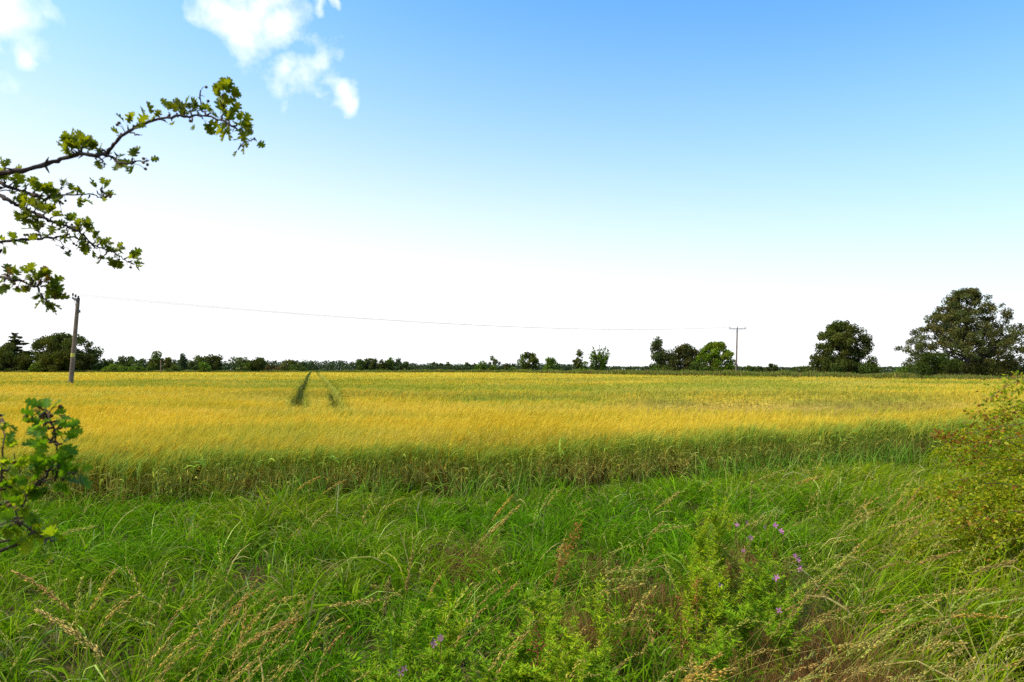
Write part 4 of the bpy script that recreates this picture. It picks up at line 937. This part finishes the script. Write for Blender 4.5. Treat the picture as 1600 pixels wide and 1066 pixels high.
# ------------------------------------------------------------------ willowherb, docks, dry heads
NL_V = np.array([[0, 0, 0], [.10, .3, .01], [.08, .65, .0], [0, 1, -.08], [-.08, .65, .0], [-.10, .3, .01], [0, .5, -.02]])
def flower_proto():
    V = [(0, 0, 0)]; T = []
    for k in range(4):
        a = k * math.pi / 2; b = len(V)
        for (r, w, z) in ((.35, -.42, .12), (.9, -.30, .30), (1.05, 0, .26), (.9, .30, .30), (.35, .42, .12)):
            V.append((r * math.cos(a) - r * w * math.sin(a), r * math.sin(a) + r * w * math.cos(a), z))
        T += [(0, b + i, b + i + 1) for i in range(4)]
    return np.array(V), np.array(T)
FL_V, FL_T = flower_proto()
def herb(px, top, D, label, flowers=(), col=(.14, .27, .012), bushy=1.0, lean=0.0):
    tip = at(px, top, D); H = tip[2]; b = np.array([tip[0] - lean * H, tip[1] + RNG.normal(0, .03), 0])
    root = empty('willowherb_plant', b, label, 'wild flower' if flowers else 'leafy herb', 'feathery willowherb plants in the grass')
    col = np.array(col); st = Soup(); lv = Soup()
    def shoot(p0, p1, r, lmul):
        m = 12; P = smooth_path([p0, (p0 + p1) / 2 + RNG.normal(0, .02, 3) * [1, 1, .2], p1], m)
        st.tube(P, np.linspace(r, r * .35, m), 5, lerp(col, np.array([.25, .12, .04]), .35), cap=False)
        L = np.linalg.norm(p1 - p0); n = int(L / .0042 * bushy)
        u = (np.arange(n) + RNG.random(n)) / n; u = .12 + .88 * u; idx = u * (m - 1.001); i = idx.astype(int); f = (idx - i)[:, None]; C = P[i] * (1 - f) + P[i + 1] * f
        a = np.arange(n) * 2.4 + RNG.normal(0, .5, n); el = RNG.uniform(.1, .9, n) * lmul
        d = np.stack([np.cos(a) * np.cos(el), np.sin(a) * np.cos(el), np.sin(el)], -1)
        c = col[None] * RNG.uniform(.65, 1.3, n)[:, None]; c[:, 0] *= RNG.uniform(.8, 1.25, n)
        old = RNG.random(n) < .04; c[old] = np.array([.32, .20, .05])
        V, F, CC = scatter(NL_V, SM_T, frame_rot(d, RNG.normal(0, .5, n)), C, (.056 * (1 - .55 * u) * RNG.uniform(.7, 1.25, n)), c); lv.add(V, None, F, CC)
    top_p = np.array([lean * H, tip[1] - b[1], H]); shoot(np.zeros(3), top_p, .0035, 1)
    for k in range(int(8 * bushy) + 2):
        f = random.uniform(.15, .75); a = random.uniform(0, 6.28); s0 = top_p * f
        e = s0 + np.array([math.cos(a), math.sin(a), 0]) * random.uniform(.07, .21) + np.array([lean * .1, 0, (H - s0[2]) * random.uniform(.4, .85)])
        shoot(s0, e, .002, 1)
    st.build('stem', M_herb, root); lv.build('leaf_cluster', M_herb, root)
    for (fx, fy) in flowers:
        p = at(fx, fy, D - .06) - b; s = Soup()
        n = random.choice((1, 2, 2)); T_ = p + RNG.normal(0, .007, (n, 3)); d = np.stack([RNG.normal(0, .4, n), -np.ones(n), RNG.uniform(.2, .8, n)], -1)
        R = frame_rot(d, RNG.uniform(0, 3, n)); R = np.stack([R[:, :, 0], R[:, :, 2], R[:, :, 1]], -1)
        V, F, CC = scatter(FL_V, FL_T, R, T_, RNG.uniform(.013, .018, n), np.tile([.66, .20, .42] if D > 3.4 else [.42, .18, .24], (n, 1)) * RNG.uniform(.8, 1.1, n)[:, None]); s.add(V, None, F, CC)
        s.build('flower', M_petal, root)
        w = Soup(); q = smooth_path([p * [.9, .9, .82], p * [.97, .97, .93], p], 5); w.tube(q, .0014, 4, np.array([.25, .12, .05]), cap=False); w.build('flower_stalk', M_herb, root)
    return root
YGH = (.31, .39, .010); GH = (.22, .33, .008)
herb(1118, 765, 4.9, 'tallest pale feathery plant just left of the pink flowers', (), YGH, 1.3)
herb(1090, 800, 4.7, 'pale feathery plant leaning beside the tallest one', (), YGH, 1.2, -.06)
herb(1085, 850, 4.3, 'bright feathery plant low at the left of the pink flowers', (), YGH, 1.3)
herb(1115, 880, 4.0, 'feathery plant with one pink flower at mid height', ((1130, 917),), YGH, 1.2)
herb(1150, 815, 4.7, 'willowherb holding four pink flowers over brown dead stems', ((1150, 822), (1165, 815), (1172, 841), (1161, 856)), (.16, .22, .02), .5)
herb(1200, 822, 4.6, 'willowherb with three pink blooms close together in a row', ((1198, 826), (1210, 822), (1224, 832)), GH, .8)
herb(1188, 868, 4.2, 'green feathery plant in front of the row of three blooms', (), GH, 1.3)
herb(1247, 866, 4.3, 'thin willowherb with the rightmost cluster of pink blooms', ((1241, 866), (1248, 872), (1252, 888)), (.14, .2, .03), .4)
herb(1215, 900, 3.9, 'low green plant with a faded pink bloom at its top', ((1214, 903),), GH, 1.3)
herb(1222, 945, 3.6, 'low green plant with a dim pink bloom under the rightmost cluster', ((1219, 956),), GH, 1.1)
herb(1165, 925, 3.7, 'dense green feathery plant below the centre of the flower patch', (), GH, 1.4)
herb(1070, 925, 3.8, 'yellowish feathery plant left of the rusty dock leaves', (), YGH, 1.0)
herb(1130, 980, 3.3, 'dense green plant at the bottom below the flower patch', (), GH, 1.2)
herb(940, 900, 3.8, 'small pale feathery plant right of the middle of the bottom grass', (), YGH, .9)
herb(870, 925, 3.6, 'pale bushy herb near the long leaning hay stem', (), YGH, 1.3)
herb(835, 900, 3.8, 'feathery herb behind the pale bushy herb', (), GH, 1.0)
herb(815, 950, 3.4, 'broad green herb left of the pale bushy herb', (), GH, 1.4)
herb(900, 965, 3.3, 'bright herb at the bottom right of the pale bushy herb', (), YGH, 1.3)
herb(858, 1000, 3.0, 'bright green herb cut by the bottom edge', (), YGH, 1.4)
herb(760, 985, 3.2, 'green herb between the two bottom herb clumps', (), GH, 1.1)
herb(640, 940, 3.5, 'feathery herb around the tall straw spike', (), GH, 1.2)
herb(700, 920, 3.6, 'pale upright herb right of the tall straw spike', (), YGH, 1.1)
herb(690, 985, 3.2, 'willowherb with two faded pink blooms at the bottom', ((688, 998), (675, 1006)), GH, 1.3)
herb(630, 1010, 3.0, 'willowherb with one small pink bloom at the bottom edge', ((627, 1046),), GH, 1.4)
herb(590, 1005, 3.0, 'leafy herb at the left end of the bottom clump', (), GH, 1.1)
herb(735, 1020, 2.9, 'leafy herb cut by the bottom edge right of the faded blooms', (), GH, 1.3)
herb(945, 1000, 3.1, 'small herb with narrow leaves among fallen hay', (), GH, .8)
herb(960, 725, 7.6, 'faint tall weed standing before the barley edge', (), GH, .5)

def dock(px, top, D, label, lean=.15, n=150, col=(.42, .16, .035)):
    tip = at(px, top, D); H = tip[2]; b = np.array([tip[0] - lean * H, tip[1], 0])
    root = empty('dock_plant', b, label, 'dock plant', 'rusty dock plants in the grass'); s = Soup(); P = smooth_path([(0, 0, 0), (lean * H * .4, 0, H * .5), (lean * H, 0, H)], 12)
    s.tube(P, np.linspace(.004, .0015, 12), 5, np.array([.3, .13, .05])); s.build('stem', M_herb, root)
    s = Soup(); k = n; u = 1 - RNG.random(k) * .45; i = np.clip((u * 11).astype(int), 0, 10); f = (u * 11 - i)[:, None]; C = P[i] * (1 - f) + P[i + 1] * f
    off = RNG.normal(0, .022, (k, 3)) * (1.3 - u)[:, None] * 2.2
    V, F, CC = scatter(SM_V, SM_T, rand_rot(k), C + off, RNG.uniform(.008, .014, k), np.array(col)[None] * RNG.uniform(.6, 1.3, k)[:, None]); s.add(V, None, F, CC); s.build('seed_head', M_herb, root)
dock(905, 818, 4.7, 'orange-brown dock leaning right, high in the middle of the grass', .35, 300)
dock(885, 850, 4.5, 'second rusty dock just left of the orange-brown one', .25, 160)
dock(1090, 905, 4.0, 'upright rusty dock spike among the feathery plants', .02, 170)
dock(1066, 925, 3.9, 'short orange dock left of the upright rusty spike', -.05, 90)
dock(1064, 955, 3.6, 'brown dock low at the foot of the feathery plants', .0, 90, (.30, .12, .03))
dock(840, 985, 3.2, 'dark red dock hidden between the bright bottom herbs', .0, 90, (.30, .07, .03))

def hero(px, top, D, az, L, lean, curl, label, col=HAY, dens=1.6, fat=1.3, r=.0014):
    """one prominent flowering grass: its head top near the given pixel"""
    P = stem_pts(np.zeros(3), az, L, lean, curl); k = int(np.argmax(P[:, 2])); tp = at(px, top, D)
    b = np.array([tp[0] - P[k, 0], tp[1] - P[k, 1], 0]); dz = tp[2] - P[k, 2]
    if dz < 0 or dz > 0: L = L * max(.5, tp[2] / P[k, 2]); P = stem_pts(np.zeros(3), az, L, lean, curl); k = int(np.argmax(P[:, 2])); b = np.array([tp[0] - P[k, 0], tp[1] - P[k, 1], 0])
    root = empty('flowering_grass', b, label, 'grass stem', 'tall hay-coloured grasses with seed heads')
    st = Soup(); hd = Soup(); panicle(st, hd, np.zeros(3), az, L, lean, curl, col, dens, fat, r)
    st.build('stem', M_dry, root); hd.build('seed_head', M_dry, root)
pi = math.pi
hero(22, 893, 3.3, pi, .66, .45, .7, 'drooping seed head nearest the left edge, above the thick one', HAYR, 2.5, 1.0)
hero(62, 955, 2.9, pi, .66, .42, .75, 'thickest drooping golden seed head low at the left', np.array([.74, .56, .16]), 2.6, 1.5)
hero(180, 890, 3.5, 0, .6, .15, .5, 'slim pale seed head leaning right of the two drooping ones', HAY)
hero(128, 905, 3.4, 0, .6, .0, .15, 'straight upright thin seed head at the lower left', HAYG)
hero(216, 928, 3.3, 0, .6, .1, 1.0, 'hooked seed head among green blades at the lower left', HAY)
hero(150, 822, 4.4, .6, .6, .3, 1.3, 'small arched seed head in the left green grass', HAYG)
hero(800, 775, 5.2, .1, .8, .3, .5, 'tallest pale seed head in the centre, pointing up right', PALE)
hero(812, 790, 5.1, .0, .8, .35, .6, 'pale seed head just right of the tallest centre one', HAY)
hero(790, 812, 5.0, .2, .7, .35, .7, 'dense straw seed head below the tallest centre one', HAY, 2.2)
hero(868, 760, 5.6, .0, .8, .1, .6, 'upright hooked seed head before the barley, right of centre', HAYG)
hero(645, 862, 4.0, 0, .75, .03, .18, 'tall straight straw spike left of centre', np.array([.50, .36, .09]), 2.4, 1.2, .002)
hero(608, 905, 3.8, 0, .6, .03, .15, 'shorter straight spike left of the tall straw spike', np.array([.46, .36, .10]), 2.0)
hero(590, 938, 3.4, .1, .7, .8, .8, 'seed head lying to the right, touching the shorter spike', HAY)
hero(985, 890, 3.6, .05, 1.1, .75, .9, 'long arching stem drawn across the grass to a curled tip', HAYG, 1.8)
hero(970, 905, 3.5, .05, 1.05, .8, .9, 'second long arching stem under the curled tip', HAYG, 1.6)
hero(1005, 912, 3.5, .1, 1.0, .8, .7, 'third long stem, reaching nearest the flower patch', HAY, 1.3)
hero(1078, 820, 4.5, .1, .8, .7, .8, 'curved seed head reaching toward the feathery plants', HAYG)
hero(1175, 752, 5.4, 0, .75, .02, .08, 'straight spike rising behind the pink flowers', np.array([.46, .40, .10]), 1.4, 1.0)
hero(1285, 744, 5.4, .1, .8, .45, 1.0, 'pale feathery head bent right on the green bank', PALE, 1.6)
hero(1225, 735, 5.8, .1, .7, .4, 1.0, 'small feathery head left of the bent pale one', HAYG)
hero(1060, 770, 5.2, .0, .7, .6, .4, 'diagonal straw stem left of the tallest feathery plant', HAY)
hero(1440, 805, 4.2, .1, 1.0, .65, .7, 'long pale arching head crossing the right side grass', HAY, 1.8)
hero(1350, 845, 4.1, .1, .9, .4, .5, 'pale slim head pointing up right near the right side', HAY)
hero(1560, 920, 3.3, .1, 1.1, .8, .8, 'long golden stem sweeping to the right edge, the upper one', HAY, 2)
hero(1590, 875, 3.5, .0, 1.1, .7, .7, 'topmost of the golden stems sweeping off the right edge', np.array([.54, .38, .10]), 2)
hero(1530, 960, 3.1, .0, 1.0, .8, .9, 'drooping pale head midway down the right side', PALE, 1.8)
hero(1510, 1004, 2.9, .1, .95, .8, .8, 'golden arched head near the lower right corner', HAY, 2)
hero(1380, 1006, 2.9, .0, .9, .9, .7, 'horizontal golden head left of the lower right corner', HAY, 2)
hero(1150, 1045, 2.7, .1, .7, .6, .9, 'fat pale seed head at the bottom edge below the flowers', PALE, 2.4, 1.5)
hero(1125, 1022, 2.8, .3, .7, .5, .7, 'cream seed head just above the fat pale one', PALE, 2.2, 1.3)
hero(1440, 760, 5.0, .1, .9, .2, .6, 'upright dull head between the bank and the right bush', HAYR)
hero(500, 745, 6.4, .1, .6, .1, 1.2, 'cluster head of pale grass rising before the barley, left of centre', PALE, 1.5)
hero(540, 750, 6.3, .4, .6, .2, 1.1, 'pale drooping head right of the cluster before the barley', PALE, 1.3)
hero(470, 965, 3.3, .2, .6, .5, .9, 'hay head bending right in the lower left centre', HAYR)
hero(1500, 860, 3.8, .0, 1.0, .6, .8, 'rust-tinged long head in front of the right bush', HAYR, 1.8)
